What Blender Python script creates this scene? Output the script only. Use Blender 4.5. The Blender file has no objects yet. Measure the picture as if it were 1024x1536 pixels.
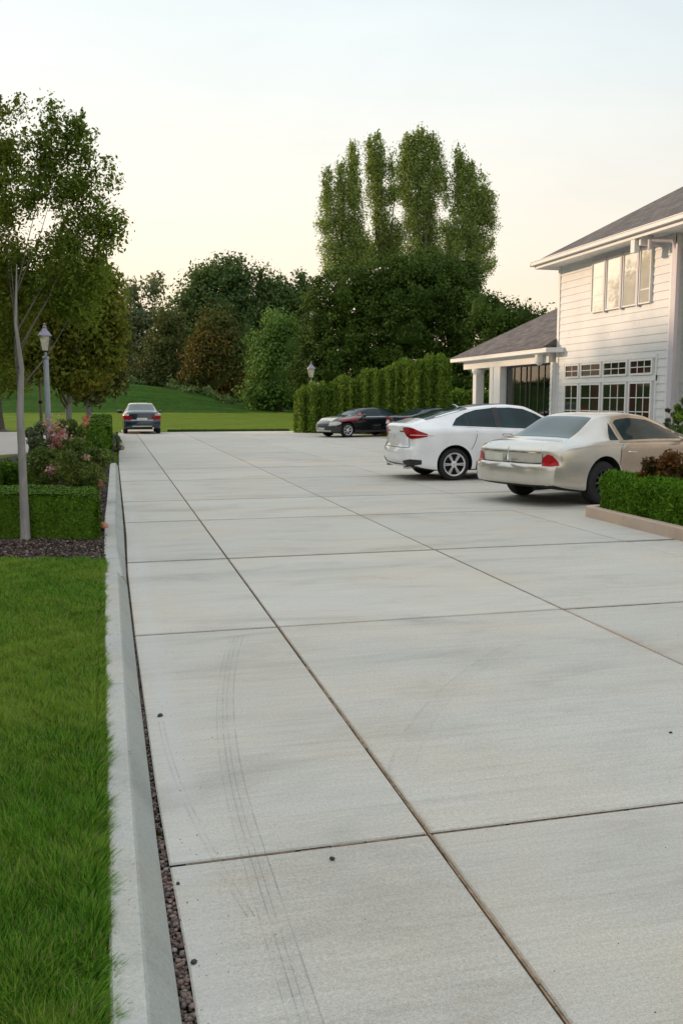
import bpy, math, random
import numpy as np
from mathutils import Vector, Matrix
from mathutils.bvhtree import BVHTree

random.seed(7)
RNG = np.random.default_rng(11)
R = math.radians
scene = bpy.context.scene
col = scene.collection

# ------------------------------------------------------------------ camera maths
FPX, HZ, H = 1350.0, 600.0, 1.6
TH = math.atan((768 - HZ) / FPX)
YAW = R(14.19)

def at(u, v, d):
    """world point seen at photo pixel (u, v), d metres ahead of the camera"""
    a = (u - 512) / FPX; b = (768 - v) / FPX
    df = math.cos(TH) + b * math.sin(TH); dz = -math.sin(TH) + b * math.cos(TH)
    k = d / df; la = k * a
    return Vector((d * math.sin(YAW) + la * math.cos(YAW), d * math.cos(YAW) - la * math.sin(YAW), H + k * dz))

# ------------------------------------------------------------------ object helpers
def tag(o, label=None, cat=None, group=None, kind=None):
    if label: o['label'] = label
    if cat: o['category'] = cat
    if group: o['group'] = group
    if kind: o['kind'] = kind
    return o

def empty(name, loc, rz=0.0):
    o = bpy.data.objects.new(name, None); col.objects.link(o)
    o.location = loc; o.rotation_euler = (0, 0, rz); o.empty_display_size = 0.2
    return o

def link(name, me, mats, parent=None, loc=None):
    o = bpy.data.objects.new(name, me); col.objects.link(o)
    for m in (mats if isinstance(mats, (list, tuple)) else [mats]):
        me.materials.append(m)
    if parent is not None: o.parent = parent
    if loc is not None: o.location = loc
    return o

class MB:
    """collects shapes, then links them as one mesh object"""
    def __init__(s): s.v = []; s.f = []; s.m = []
    def add(s, vs, fs, mi=0):
        n = len(s.v); s.v += [tuple(p) for p in vs]
        for f in fs: s.f.append(tuple(n + i for i in f)); s.m.append(mi)
        return s
    def box(s, x0, y0, z0, x1, y1, z1, mi=0, mat=None):
        vs = [Vector(p) for p in ((x0,y0,z0),(x1,y0,z0),(x1,y1,z0),(x0,y1,z0),(x0,y0,z1),(x1,y0,z1),(x1,y1,z1),(x0,y1,z1))]
        if mat is not None: vs = [mat @ p for p in vs]
        return s.add(vs, [(0,3,2,1),(4,5,6,7),(0,1,5,4),(1,2,6,5),(2,3,7,6),(3,0,4,7)], mi)
    def tube(s, pts, rs, n=8, mi=0, cap=True):
        pts = [Vector(p) for p in pts]
        rings = []
        for i, p in enumerate(pts):
            a = pts[max(i-1, 0)]; b = pts[min(i+1, len(pts)-1)]
            t = (b - a).normalized()
            up = Vector((0,0,1)) if abs(t.z) < .95 else Vector((1,0,0))
            x = t.cross(up).normalized(); y = t.cross(x)
            r = rs[i] if hasattr(rs, '__len__') else rs
            rings.append([p + (x*math.cos(2*math.pi*k/n) + y*math.sin(2*math.pi*k/n))*r for k in range(n)])
        vs = [q for r_ in rings for q in r_]; fs = []
        for i in range(len(pts)-1):
            for k in range(n):
                k2 = (k+1) % n
                fs.append((i*n+k, i*n+k2, (i+1)*n+k2, (i+1)*n+k))
        if cap:
            fs.append(tuple(range(n))[::-1]); fs.append(tuple(range((len(pts)-1)*n, len(pts)*n)))
        return s.add(vs, fs, mi)
    def lathe(s, prof, n=24, mi=0, mat=None, ang0=0.0, cap=True):
        vs = []; fs = []
        for (r, z) in prof:
            for k in range(n):
                a = ang0 + 2*math.pi*k/n
                vs.append(Vector((r*math.cos(a), r*math.sin(a), z)))
        if mat is not None: vs = [mat @ p for p in vs]
        for i in range(len(prof)-1):
            for k in range(n):
                k2 = (k+1) % n
                fs.append((i*n+k, i*n+k2, (i+1)*n+k2, (i+1)*n+k))
        if cap: fs.append(tuple(range(n))[::-1]); fs.append(tuple(range((len(prof)-1)*n, len(prof)*n)))
        return s.add(vs, fs, mi)
    def mesh(s, name, smooth=False):
        me = bpy.data.meshes.new(name)
        me.from_pydata(s.v, [], s.f)
        me.polygons.foreach_set('material_index', s.m)
        if smooth:
            me.polygons.foreach_set('use_smooth', [True]*len(s.f))
            try: me.set_sharp_from_angle(angle=R(38))
            except Exception: pass
        me.update()
        return me
    def build(s, name, mats, parent=None, smooth=False, loc=None):
        return link(name, s.mesh(name, smooth), mats, parent, loc)

def np_mesh(name, V, Fc, smooth=False):
    """V (n,3), Fc (m,k) all faces k-gons"""
    me = bpy.data.meshes.new(name)
    V = np.ascontiguousarray(V, dtype=np.float32); Fc = np.ascontiguousarray(Fc, dtype=np.int32)
    m, k = Fc.shape
    me.vertices.add(len(V)); me.vertices.foreach_set('co', V.ravel())
    me.loops.add(m*k); me.loops.foreach_set('vertex_index', Fc.ravel())
    me.polygons.add(m); me.polygons.foreach_set('loop_start', np.arange(0, m*k, k, dtype=np.int32))
    try: me.polygons.foreach_set('loop_total', np.full(m, k, dtype=np.int32))
    except Exception: pass
    if smooth: me.polygons.foreach_set('use_smooth', np.ones(m, dtype=bool))
    me.update(calc_edges=True)
    return me

# ------------------------------------------------------------------ materials
def new_mat(name):
    m = bpy.data.materials.new(name); m.use_nodes = True
    nt = m.node_tree; b = nt.nodes['Principled BSDF']
    return m, nt, b

def N(nt, t, **kw):
    n = nt.nodes.new(t)
    for k, v in kw.items(): setattr(n, k, v)
    return n

def ramp(nt, fac, stops):
    r = N(nt, 'ShaderNodeValToRGB')
    el = r.color_ramp.elements
    while len(el) < len(stops): el.new(.5)
    for e, (p, c) in zip(el, stops):
        e.position = p; e.color = (c[0], c[1], c[2], 1) if hasattr(c, '__len__') else (c, c, c, 1)
    nt.links.new(fac, r.inputs[0])
    return r.outputs[0]

def noise(nt, scale, detail=4, rough=.55, coord=None, dist=0.0):
    n = N(nt, 'ShaderNodeTexNoise'); n.inputs['Scale'].default_value = scale
    n.inputs['Detail'].default_value = detail; n.inputs['Roughness'].default_value = rough
    n.inputs['Distortion'].default_value = dist
    if coord is not None: nt.links.new(coord, n.inputs['Vector'])
    return n.outputs['Fac']

def mapping(nt, scale=(1,1,1), src='Object', loc=(0,0,0)):
    tc = N(nt, 'ShaderNodeTexCoord'); mp = N(nt, 'ShaderNodeMapping')
    mp.inputs['Scale'].default_value = scale; mp.inputs['Location'].default_value = loc
    nt.links.new(tc.outputs[src], mp.inputs[0])
    return mp.outputs[0]

def mix(nt, a, b, fac, mode='MIX'):
    m = N(nt, 'ShaderNodeMix', data_type='RGBA', blend_type=mode)
    for sock, v in ((m.inputs[0], fac), (m.inputs[6], a), (m.inputs[7], b)):
        if hasattr(v, 'is_output') or isinstance(v, bpy.types.NodeSocket): nt.links.new(v, sock)
        elif hasattr(v, '__len__'): sock.default_value = (v[0], v[1], v[2], 1)
        else: sock.default_value = v
    return m.outputs[2]

def M2(nt, op, a, b=None, c=None, clamp=False):
    m = N(nt, 'ShaderNodeMath', operation=op); m.use_clamp = clamp
    for i, v in enumerate((a, b, c)):
        if v is None: continue
        if isinstance(v, bpy.types.NodeSocket): nt.links.new(v, m.inputs[i])
        else: m.inputs[i].default_value = v
    return m.outputs[0]

def bump(nt, b, h, strength=.3, dist=.01):
    n = N(nt, 'ShaderNodeBump'); n.inputs['Strength'].default_value = strength; n.inputs['Distance'].default_value = dist
    nt.links.new(h, n.inputs['Height']); nt.links.new(n.outputs[0], b.inputs['Normal'])

def plain(name, c, rough=.5, metal=0.0, coat=0.0, var=.12, scale=6.0, bmp=0.0, spec=.5):
    m, nt, b = new_mat(name)
    co = mapping(nt)
    f = noise(nt, scale, 5, .6, co)
    lo = [x*(1-var) for x in c]; hi = [min(1, x*(1+var)) for x in c]
    nt.links.new(ramp(nt, f, [(.3, lo), (.7, hi)]), b.inputs['Base Color'])
    b.inputs['Roughness'].default_value = rough; b.inputs['Metallic'].default_value = metal
    b.inputs['Coat Weight'].default_value = coat; b.inputs['Coat Roughness'].default_value = .04
    b.inputs['Specular IOR Level'].default_value = spec
    if bmp: bump(nt, b, noise(nt, scale*12, 4, .6, co), bmp, .004)
    return m

def foliage(name, dark, light, hue=None, trans=.3, nscale=.9, hue_amt=.35, rough=.65, straw=0.0, rw=.55):
    """leaf material: colour varies by leaf and by clump; part of the light passes through"""
    m, nt, b = new_mat(name)
    geo = N(nt, 'ShaderNodeNewGeometry')
    co = mapping(nt, src='Object')
    n1 = noise(nt, nscale, 3, .6, co)
    f = M2(nt, 'ADD', M2(nt, 'MULTIPLY', geo.outputs['Random Per Island'], rw), M2(nt, 'MULTIPLY', n1, 1.15-rw))
    c = ramp(nt, f, [(.25, dark), (.8, light)])
    if hue is not None:
        n2 = noise(nt, nscale*.6, 2, .5, mapping(nt, src='Object', loc=(7, 3, 1)))
        r2 = ramp(nt, M2(nt, 'ADD', M2(nt, 'MULTIPLY', n2, .8), M2(nt, 'MULTIPLY', geo.outputs['Random Per Island'], .25)), [(.45, 0.0), (.68, hue_amt)])
        c = mix(nt, c, hue, r2)
    if straw:
        pick = M2(nt, 'GREATER_THAN', M2(nt, 'FRACT', M2(nt, 'MULTIPLY', geo.outputs['Random Per Island'], 37.7)), 1-straw)
        c = mix(nt, c, (.34, .30, .13), pick)
    nt.links.new(c, b.inputs['Base Color'])
    b.inputs['Roughness'].default_value = rough; b.inputs['Specular IOR Level'].default_value = .12
    t = N(nt, 'ShaderNodeBsdfTranslucent'); nt.links.new(mix(nt, c, (1.3, 1.25, .5), .5, 'MULTIPLY'), t.inputs[0])
    mx = N(nt, 'ShaderNodeMixShader'); mx.inputs[0].default_value = trans
    out = nt.nodes['Material Output']
    nt.links.new(b.outputs[0], mx.inputs[1]); nt.links.new(t.outputs[0], mx.inputs[2]); nt.links.new(mx.outputs[0], out.inputs[0])
    return m

def concrete(name, base, warm, cool, streak=True, marks=False):
    spk = .6 if marks else .3
    m, nt, b = new_mat(name)
    co = mapping(nt); pw = N(nt, 'ShaderNodeSeparateXYZ')
    tc = N(nt, 'ShaderNodeTexCoord'); nt.links.new(tc.outputs['Object'], pw.inputs[0])
    big = noise(nt, .55, 4, .6, mapping(nt, (1, 1.5, 1)), .4)
    c = ramp(nt, big, [(.3, warm), (.5, base), (.72, cool)])
    blot = noise(nt, 1.3, 6, .65, mapping(nt, (.55, 1.5, 1), loc=(3, 1, 0)), .6)
    c = mix(nt, c, ramp(nt, blot, [(.28, (.75,.75,.75)), (.48, (1,1,1)), (.75, (1.10,1.10,1.08))]), .8, 'MULTIPLY')
    if streak:
        st = noise(nt, 1, 5, .7, mapping(nt, (3.5, 75, 1)))
        st2 = noise(nt, 1, 3, .6, mapping(nt, (.8, 22, 1), loc=(2, 5, 0)))
        c = mix(nt, c, ramp(nt, st, [(.32, (.86,.85,.84)), (.6, (1.04,1.04,1.04))]), .5, 'MULTIPLY')
        c = mix(nt, c, ramp(nt, st2, [(.3, (.86,.85,.83)), (.6, (1.03,1.03,1.03))]), .45, 'MULTIPLY')
    sp = noise(nt, 190, 3, .7, co)
    c = mix(nt, c, ramp(nt, sp, [(.33, (.58,.57,.56)), (.5, (1,1,1)), (.68, (1.25,1.25,1.25))]), spk, 'MULTIPLY')
    c = mix(nt, c, ramp(nt, noise(nt, 70, 4, .75, co), [(.35, (.80,.80,.79)), (.6, (1.08,1.08,1.08))]), .6, 'MULTIPLY')
    ru = noise(nt, 2.2, 5, .7, mapping(nt, (1, 1.6, 1), loc=(11, 4, 0)), .8)
    c = mix(nt, c, (.40, .33, .23), ramp(nt, ru, [(.6, 0.0), (.74, .28)]))
    if marks:
        X, Y = pw.outputs[0], pw.outputs[1]
        up = M2(nt, 'MAXIMUM', M2(nt, 'SUBTRACT', Y, 3.1), 0.0)
        base1 = M2(nt, 'SUBTRACT', X, M2(nt, 'MULTIPLY', M2(nt, 'MULTIPLY', up, up), .041))
        dn = M2(nt, 'SUBTRACT', 4.5, Y)
        base2 = M2(nt, 'SUBTRACT', X, M2(nt, 'MULTIPLY', M2(nt, 'MULTIPLY', dn, dn), .052))
        y3 = M2(nt, 'SUBTRACT', Y, 3.76); base3 = M2(nt, 'SUBTRACT', X, M2(nt, 'ADD', M2(nt, 'MULTIPLY', y3, .50), M2(nt, 'MULTIPLY', M2(nt, 'MULTIPLY', y3, y3), .19)))
        tot = None
        brk = ramp(nt, noise(nt, 5, 4, .7, co), [(.36, 0.0), (.56, 1.0)])
        gate1 = M2(nt, 'LESS_THAN', Y, 6.0); gate2 = M2(nt, 'MULTIPLY', M2(nt, 'LESS_THAN', Y, 4.45), M2(nt, 'GREATER_THAN', Y, 2.62))
        gate3 = M2(nt, 'MULTIPLY', M2(nt, 'LESS_THAN', Y, 5.3), M2(nt, 'GREATER_THAN', Y, 3.5))
        for (bs, x0, w, k, gt) in ((base1,.395,.0020,.32,gate1),(base1,.425,.0022,.46,gate1),(base1,.447,.0020,.4,gate1),(base1,.482,.0022,.46,gate1),(base1,.435,.036,.08,gate1), (base2,.188,.018,.07,gate2),
                                   (base2,.178,.0025,.42,gate2),(base2,.20,.0025,.5,gate2),(base3,1.2,.010,.16,gate3),(base3,1.32,.006,.10,gate3),(base3,1.26,.05,.05,gate3)):
            dd = M2(nt, 'DIVIDE', M2(nt, 'ABSOLUTE', M2(nt, 'SUBTRACT', bs, x0)), w)
            ln = M2(nt, 'MULTIPLY', M2(nt, 'MULTIPLY', M2(nt, 'SUBTRACT', 1.6, dd, clamp=True), k), gt)
            tot = ln if tot is None else M2(nt, 'MAXIMUM', tot, ln)
        tot = M2(nt, 'MULTIPLY', tot, M2(nt, 'ADD', M2(nt, 'MULTIPLY', brk, .85), .04))
        c = mix(nt, c, (.10, .10, .10), tot)
        # pale cement wash along the slab edge
        wsh = M2(nt, 'MULTIPLY', M2(nt, 'SUBTRACT', 1.0, M2(nt, 'DIVIDE', M2(nt, 'ABSOLUTE', M2(nt, 'SUBTRACT', X, .22)), M2(nt, 'ADD', .05, M2(nt, 'MULTIPLY', noise(nt, 2.5, 3, .6, co), .12))), clamp=True),
                 ramp(nt, noise(nt, 1.6, 3, .6, co), [(.3, .1), (.65, .75)]))
        c = mix(nt, c, (.56, .56, .53), wsh)
        # dirt worked into and along the joints
        wob = M2(nt, 'ADD', .35, noise(nt, 6, 4, .7, co))
        for (jy, jw, k) in ((3.0, .016, .35), (6.17, .030, .40), (9.04, .055, .62), (12.06, .045, .45), (14.55, .06, .45), (18.25, .07, .38), (21.3, .08, .3)):
            dd = M2(nt, 'DIVIDE', M2(nt, 'ABSOLUTE', M2(nt, 'SUBTRACT', Y, jy)), M2(nt, 'MULTIPLY', wob, jw))
            c = mix(nt, c, (.10, .10, .095), M2(nt, 'MULTIPLY', M2(nt, 'SUBTRACT', 1.3, dd, clamp=True), k))
        for (jx, jw, k) in ((1.095, .014, .35), (3.32, .018, .3)):
            dd = M2(nt, 'DIVIDE', M2(nt, 'ABSOLUTE', M2(nt, 'SUBTRACT', X, jx)), M2(nt, 'MULTIPLY', wob, jw))
            c = mix(nt, c, (.24, .20, .15), M2(nt, 'MULTIPLY', M2(nt, 'SUBTRACT', 1.3, dd, clamp=True), k))
        # slab tone steps at the joints; the rows nearest the camera are darker
        tone = None
        for sock, js in ((Y, ((0, -.02), (3.0, .05), (6.17, .055), (9.04, -.04), (12.06, .035), (14.55, -.05), (18.25, .04), (21.3, -.03), (27.5, .03), (33.7, -.03))), (X, ((1.095, .035), (3.32, -.045), (5.62, .04), (7.92, -.03)))):
            for jv, dl in js:
                t_ = M2(nt, 'MULTIPLY', M2(nt, 'GREATER_THAN', sock, jv), dl); tone = t_ if tone is None else M2(nt, 'ADD', tone, t_)
        tn = M2(nt, 'ADD', tone, .93); cb = N(nt, 'ShaderNodeCombineColor')
        for q in range(3): nt.links.new(tn, cb.inputs[q])
        c = mix(nt, c, cb.outputs[0], 1.0, 'MULTIPLY')
        # rusty seep along the second joint, tan seep along the first
        for (bx, by, sx, sy, k, rc) in ((3.33, 5.55, .035, .5, .32, (.46, .26, .15)), (3.36, 4.9, .03, .3, .22, (.40, .24, .15)), (1.11, 3.3, .015, .9, .25, (.36, .25, .15)), (2.6, 4.35, .5, .12, .14, (.30, .27, .21)), (1.7, 2.6, .5, .2, .12, (.30, .28, .24)), (.9, 2.5, .2, .3, .10, (.28, .26, .22))):
            ex = M2(nt, 'DIVIDE', M2(nt, 'SUBTRACT', X, bx), sx); ey = M2(nt, 'DIVIDE', M2(nt, 'SUBTRACT', Y, by), sy)
            rr = M2(nt, 'ADD', M2(nt, 'MULTIPLY', ex, ex), M2(nt, 'MULTIPLY', ey, ey))
            g = M2(nt, 'MULTIPLY', M2(nt, 'POWER', 2.718, M2(nt, 'MULTIPLY', rr, -1.0)), M2(nt, 'MULTIPLY', ramp(nt, ru, [(.35, .3), (.6, 1.6)]), k))
            c = mix(nt, c, rc, g)
        # damp dark blotches by the joints near the kerb
        for (bx, by, sx, sy, k) in ((.5, 13.4, .9, .5, .4), (.55, 8.1, .8, .25, .3), (2.2, 8.2, 1.0, .22, .22), (1.2, 21.5, 2.6, 1.2, .22), (3.1, 4.9, 1.2, .5, .12), (2.0, 5.2, .8, .4, .1), (4.6, 13.2, 2.2, .45, .2)):
            ex = M2(nt, 'DIVIDE', M2(nt, 'SUBTRACT', X, bx), sx); ey = M2(nt, 'DIVIDE', M2(nt, 'SUBTRACT', Y, by), sy)
            rr = M2(nt, 'ADD', M2(nt, 'MULTIPLY', ex, ex), M2(nt, 'MULTIPLY', ey, ey))
            g = M2(nt, 'MULTIPLY', M2(nt, 'POWER', 2.718, M2(nt, 'MULTIPLY', rr, -1.0)), M2(nt, 'MULTIPLY', ramp(nt, blot, [(.25, 1.0), (.7, .25)]), k))
            c = mix(nt, c, (.17, .175, .17), g)
    nt.links.new(c, b.inputs['Base Color'])
    b.inputs['Roughness'].default_value = .8; b.inputs['Specular IOR Level'].default_value = .3
    bump(nt, b, sp, .35, .002)
    return m

MAT = {}
MAT['slab'] = concrete('driveway_concrete', (.575,.547,.485), (.59,.54,.45), (.565,.55,.505), True, True)
MAT['curb'] = concrete('kerb_concrete', (.48,.475,.43), (.49,.465,.39), (.44,.455,.44), False)
MAT['curbface_shade'] = concrete('kerb_face_shaded_concrete', (.35,.365,.335), (.37,.37,.32), (.33,.355,.335), False)
MAT['pinkcurb'] = concrete('pink_kerb_concrete', (.60,.46,.36), (.62,.47,.36), (.56,.45,.37), False)
MAT['path'] = concrete('path_concrete', (.48,.44,.39), (.52,.44,.37), (.45,.45,.42), False)
MAT['joint_dark'] = plain('joint_shadow_gap', (.03,.028,.025), .9, var=.3)
MAT['joint_fill'] = plain('joint_filler', (.30,.20,.12), .9, var=.45, scale=25, bmp=.5)
MAT['wood'] = plain('grey_wood', (.25,.19,.13), .8, var=.2)
MAT['black_rubber'] = plain('tyre_rubber', (.022,.022,.023), .75, var=.2, spec=.3)
MAT['under'] = plain('underbody_black', (.012,.012,.013), .8)
MAT['blackplastic'] = plain('black_plastic', (.02,.02,.022), .45)
MAT['alloy'] = plain('alloy_rim', (.80,.80,.82), .3, .55)
MAT['limb'] = None
MAT['chrome'] = plain('chrome', (.75,.75,.76), .12, 1.0)
MAT['postgrey'] = plain('grey_painted_post', (.34,.36,.40), .5, .2, var=.1)
MAT['shingle'] = None

def bark(name, c1, c2, zs=5):
    m, nt, b = new_mat(name)
    n = noise(nt, 14, 6, .7, mapping(nt, (1, 1, .25)), .5)
    nt.links.new(ramp(nt, n, [(.3, c1), (.7, c2)]), b.inputs['Base Color']); b.inputs['Roughness'].default_value = .9
    bump(nt, b, n, .7, .012)
    return m
MAT['bark_grey'] = bark('grey_bark', (.20,.185,.17), (.36,.335,.31))
MAT['bark_dark'] = bark('dark_bark', (.05,.04,.03), (.12,.10,.08))

MAT['limb'] = bark('brown_branch_bark', (.07,.06,.045), (.17,.15,.12))

def lawn_mat(name, c1, c2, c3, fine=60):
    m, nt, b = new_mat(name)
    n1 = noise(nt, .35, 4, .6, mapping(nt)); n2 = noise(nt, fine, 4, .7, mapping(nt)); n3 = noise(nt, 1, 3, .5, mapping(nt, (.05, .9, 1)))
    c = ramp(nt, n1, [(.3, c1), (.55, c2), (.8, c3)])
    c = mix(nt, c, ramp(nt, n2, [(.3, (.6,.62,.55)), (.65, (1.15,1.15,1.1))]), .8, 'MULTIPLY')
    c = mix(nt, c, ramp(nt, noise(nt, 1.4, 5, .75, mapping(nt, (1, .5, 1), loc=(5, 2, 0))), [(.32, (.72,.76,.7)), (.5, (1,1,1)), (.7, (1.18,1.12,1.05))]), .8, 'MULTIPLY')
    c = mix(nt, c, ramp(nt, n3, [(.4, (.78,.82,.78)), (.6, (1.14,1.10,1.0))]), .8, 'MULTIPLY')
    nt.links.new(c, b.inputs['Base Color']); b.inputs['Roughness'].default_value = .9; b.inputs['Specular IOR Level'].default_value = .03
    bump(nt, b, n2, .8, .03)
    return m
MAT['lawn'] = lawn_mat('mown_lawn', (.095,.155,.018), (.125,.18,.022), (.155,.205,.028), 9)
MAT['mound'] = lawn_mat('rough_mound_grass', (.036,.085,.014), (.046,.10,.018), (.06,.115,.022), 3)
MAT['soil'] = plain('dark_soil', (.035,.026,.02), .95, var=.4, scale=40, bmp=.8)
MAT['turf'] = plain('turf_thatch', (.022,.04,.008), .95, var=.5, scale=30, bmp=.8)

def island(name, stops, rough=.8):
    m, nt, b = new_mat(name)
    g = N(nt, 'ShaderNodeNewGeometry')
    c = ramp(nt, g.outputs['Random Per Island'], stops)
    c = mix(nt, c, ramp(nt, noise(nt, 120, 3, .6, mapping(nt)), [(.3, (.7,.7,.7)), (.7, (1.2,1.2,1.2))]), .8, 'MULTIPLY')
    nt.links.new(c, b.inputs['Base Color']); b.inputs['Roughness'].default_value = rough
    return m
MAT['gravel'] = island('gravel_stones', [(0, (.05,.035,.03)), (.3, (.12,.075,.06)), (.55, (.15,.13,.12)), (.8, (.22,.13,.10)), (1, (.27,.24,.21))])
MAT['mulch'] = island('bark_mulch', [(0, (.025,.016,.012)), (.4, (.085,.058,.045)), (.75, (.17,.12,.095)), (1, (.34,.27,.23))])

MAT['blade'] = foliage('grass_blades', (.04,.13,.011), (.185,.385,.04), hue=(.36,.44,.07), trans=.3, nscale=2.2, hue_amt=.5, straw=.08, rw=.75)
MAT['hedge'] = foliage('boxwood_leaves', (.032,.085,.007), (.12,.22,.017), trans=.12, nscale=3)
MAT['hedge_bright'] = foliage('bright_hedge_leaves', (.045,.12,.009), (.17,.33,.028), trans=.25, nscale=4)
MAT['thuja'] = foliage('arborvitae_sprays', (.05,.105,.012), (.18,.27,.035), trans=.2, nscale=1.5)
MAT['tree_near'] = foliage('street_tree_leaves', (.06,.10,.016), (.19,.27,.04), hue=(.34,.29,.05), trans=.5, nscale=.9, hue_amt=.5, rw=.4)
MAT['tree_mid'] = foliage('yellowing_tree_leaves', (.075,.11,.015), (.21,.26,.035), hue=(.34,.22,.03), trans=.3, nscale=.8, hue_amt=.5)
MAT['far_dark'] = foliage('dark_woodland_leaves', (.045,.085,.030), (.14,.205,.065), trans=.18, nscale=.22, rw=.3)
MAT['far_grey'] = foliage('hazy_grey_green_leaves', (.085,.12,.065), (.21,.24,.12), trans=.3, nscale=.16)
MAT['far_orange'] = foliage('russet_leaves', (.045,.07,.018), (.11,.135,.032), hue=(.22,.10,.025), trans=.2, nscale=.22, hue_amt=.7, rw=.3)
MAT['far_brown'] = foliage('brown_green_leaves', (.055,.075,.025), (.13,.15,.045), trans=.2, nscale=.25, rw=.3)
MAT['far_bright'] = foliage('bright_green_leaves', (.06,.12,.03), (.16,.27,.06), trans=.25, nscale=.3, rw=.3)
MAT['big_dark'] = foliage('dark_domed_tree_leaves', (.022,.045,.010), (.095,.155,.026), trans=.15, nscale=.35, rw=.25)
MAT['poplar'] = foliage('poplar_leaves', (.14,.20,.055), (.36,.44,.13), trans=.35, nscale=.35, rw=.3)
MAT['shrub_grey'] = foliage('grey_green_shrub_leaves', (.08,.11,.055), (.20,.24,.13), trans=.2, nscale=3)
MAT['shrub'] = foliage('flower_shrub_leaves', (.035,.08,.016), (.16,.24,.05), hue=(.24,.26,.06), trans=.25, nscale=2, hue_amt=.5)
MAT['shrub_red'] = foliage('reddish_shrub_leaves', (.04,.04,.012), (.12,.10,.03), hue=(.24,.085,.03), trans=.25, nscale=5, hue_amt=.8)
MAT['pink'] = foliage('pink_petals', (.46,.24,.22), (.62,.40,.37), trans=.2, nscale=4)
MAT['red'] = foliage('red_petals', (.38,.13,.14), (.52,.22,.22), trans=.2, nscale=4)
MAT['orange_fl'] = foliage('orange_petals', (.50,.20,.12), (.62,.32,.2), trans=.2, nscale=4)
# ------------------------------------------------------------------ vegetation
def leaf_mesh(name, P, size, aspect=.5, up=0.0, outward=None, jitter=.5, rng=RNG, core=None, face=0.0):
    """one rhombus leaf per point; optional closed core meshes (V, quads) are added"""
    n = len(P)
    d = rng.normal(size=(n, 3)); 
    if outward is not None: d = d*.8 + outward
    d[:, 2] += up
    d /= np.linalg.norm(d, axis=1)[:, None] + 1e-9
    s = rng.normal(size=(n, 3)); s -= (s*d).sum(1)[:, None]*d
    s /= np.linalg.norm(s, axis=1)[:, None] + 1e-9
    L = size*(1 + jitter*rng.uniform(-1, 1, n))[:, None]; W = L*aspect*.5
    if face and outward is not None:
        o = outward/(np.linalg.norm(outward, axis=1)[:, None] + 1e-9)
        q = o*face*2.2 + rng.normal(size=(n, 3)); q /= np.linalg.norm(q, axis=1)[:, None]
        d = d - (d*q).sum(1)[:, None]*q; d /= np.linalg.norm(d, axis=1)[:, None] + 1e-9; s = np.cross(q, d)
    nrm = np.cross(d, s)
    V = np.empty((n, 4, 3)); V[:, 0] = P - d*L*.5; V[:, 1] = P + s*W + nrm*L*.08; V[:, 2] = P + d*L*.5; V[:, 3] = P - s*W + nrm*L*.08
    V = V.reshape(-1, 3); Fc = np.arange(4*n).reshape(-1, 4)
    if core is not None:
        for (cv, cf) in core:
            Fc = np.vstack([Fc, cf + len(V)]); V = np.vstack([V, cv])
    return np_mesh(name, V, Fc)

def blob_core(c, r, rng=RNG, nu=14, nv=9):
    """lumpy closed ellipsoid of quads"""
    ph = rng.uniform(0, 6.28, 6)
    vs = []
    for j in range(nv+1):
        t = math.pi*(j+.001)/(nv+.002)
        for i in range(nu):
            a = 2*math.pi*i/nu
            w = 1 + .12*math.sin(3*a+ph[0]+2*t) + .1*math.sin(5*a+ph[1]-3*t) + .08*math.sin(7*t+ph[2])
            vs.append((c[0]+r[0]*w*math.sin(t)*math.cos(a), c[1]+r[1]*w*math.sin(t)*math.sin(a), c[2]+r[2]*w*math.cos(t)))
    fs = [(j*nu+i, j*nu+(i+1) % nu, (j+1)*nu+(i+1) % nu, (j+1)*nu+i) for j in range(nv) for i in range(nu)]
    return np.array(vs), np.array(fs)

def crown_points(lobes, per_m, clump_r, rng, shell=.55, flat=.8, n_total=9000, vmul=1.0):
    """lobes: (cx,cy,cz,rx,ry,rz) -> leaf points gathered in clumps that fill the lobes"""
    vol = np.array([l[3]*l[4]*l[5] for l in lobes])**.67
    k = max(1, int(per_m)); w = vol/vol.sum()
    C = []; O = []
    for l, q in zip(lobes, w):
        m = max(3, int(k*q))
        d = rng.normal(size=(m, 3)); d /= np.linalg.norm(d, axis=1)[:, None]
        rad = shell + (1-shell)*rng.uniform(0, 1, m)**.7
        C.append(np.array(l[:3]) + d*rad[:, None]*np.array(l[3:])); O.append(d)
    C = np.vstack(C); O = np.vstack(O)
    m = len(C); per = max(4, n_total//m)
    sz = clump_r*rng.uniform(.55, 1.35, m)
    idx = np.repeat(np.arange(m), per)
    off = rng.normal(size=(len(idx), 3)); off /= np.linalg.norm(off, axis=1)[:, None]
    off *= (rng.uniform(0, 1, len(idx))**.45)[:, None]
    off[:, 2] *= flat*vmul
    P = C[idx] + off*sz[idx][:, None]
    return P, off*.6 + O[idx]*.5, C

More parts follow.
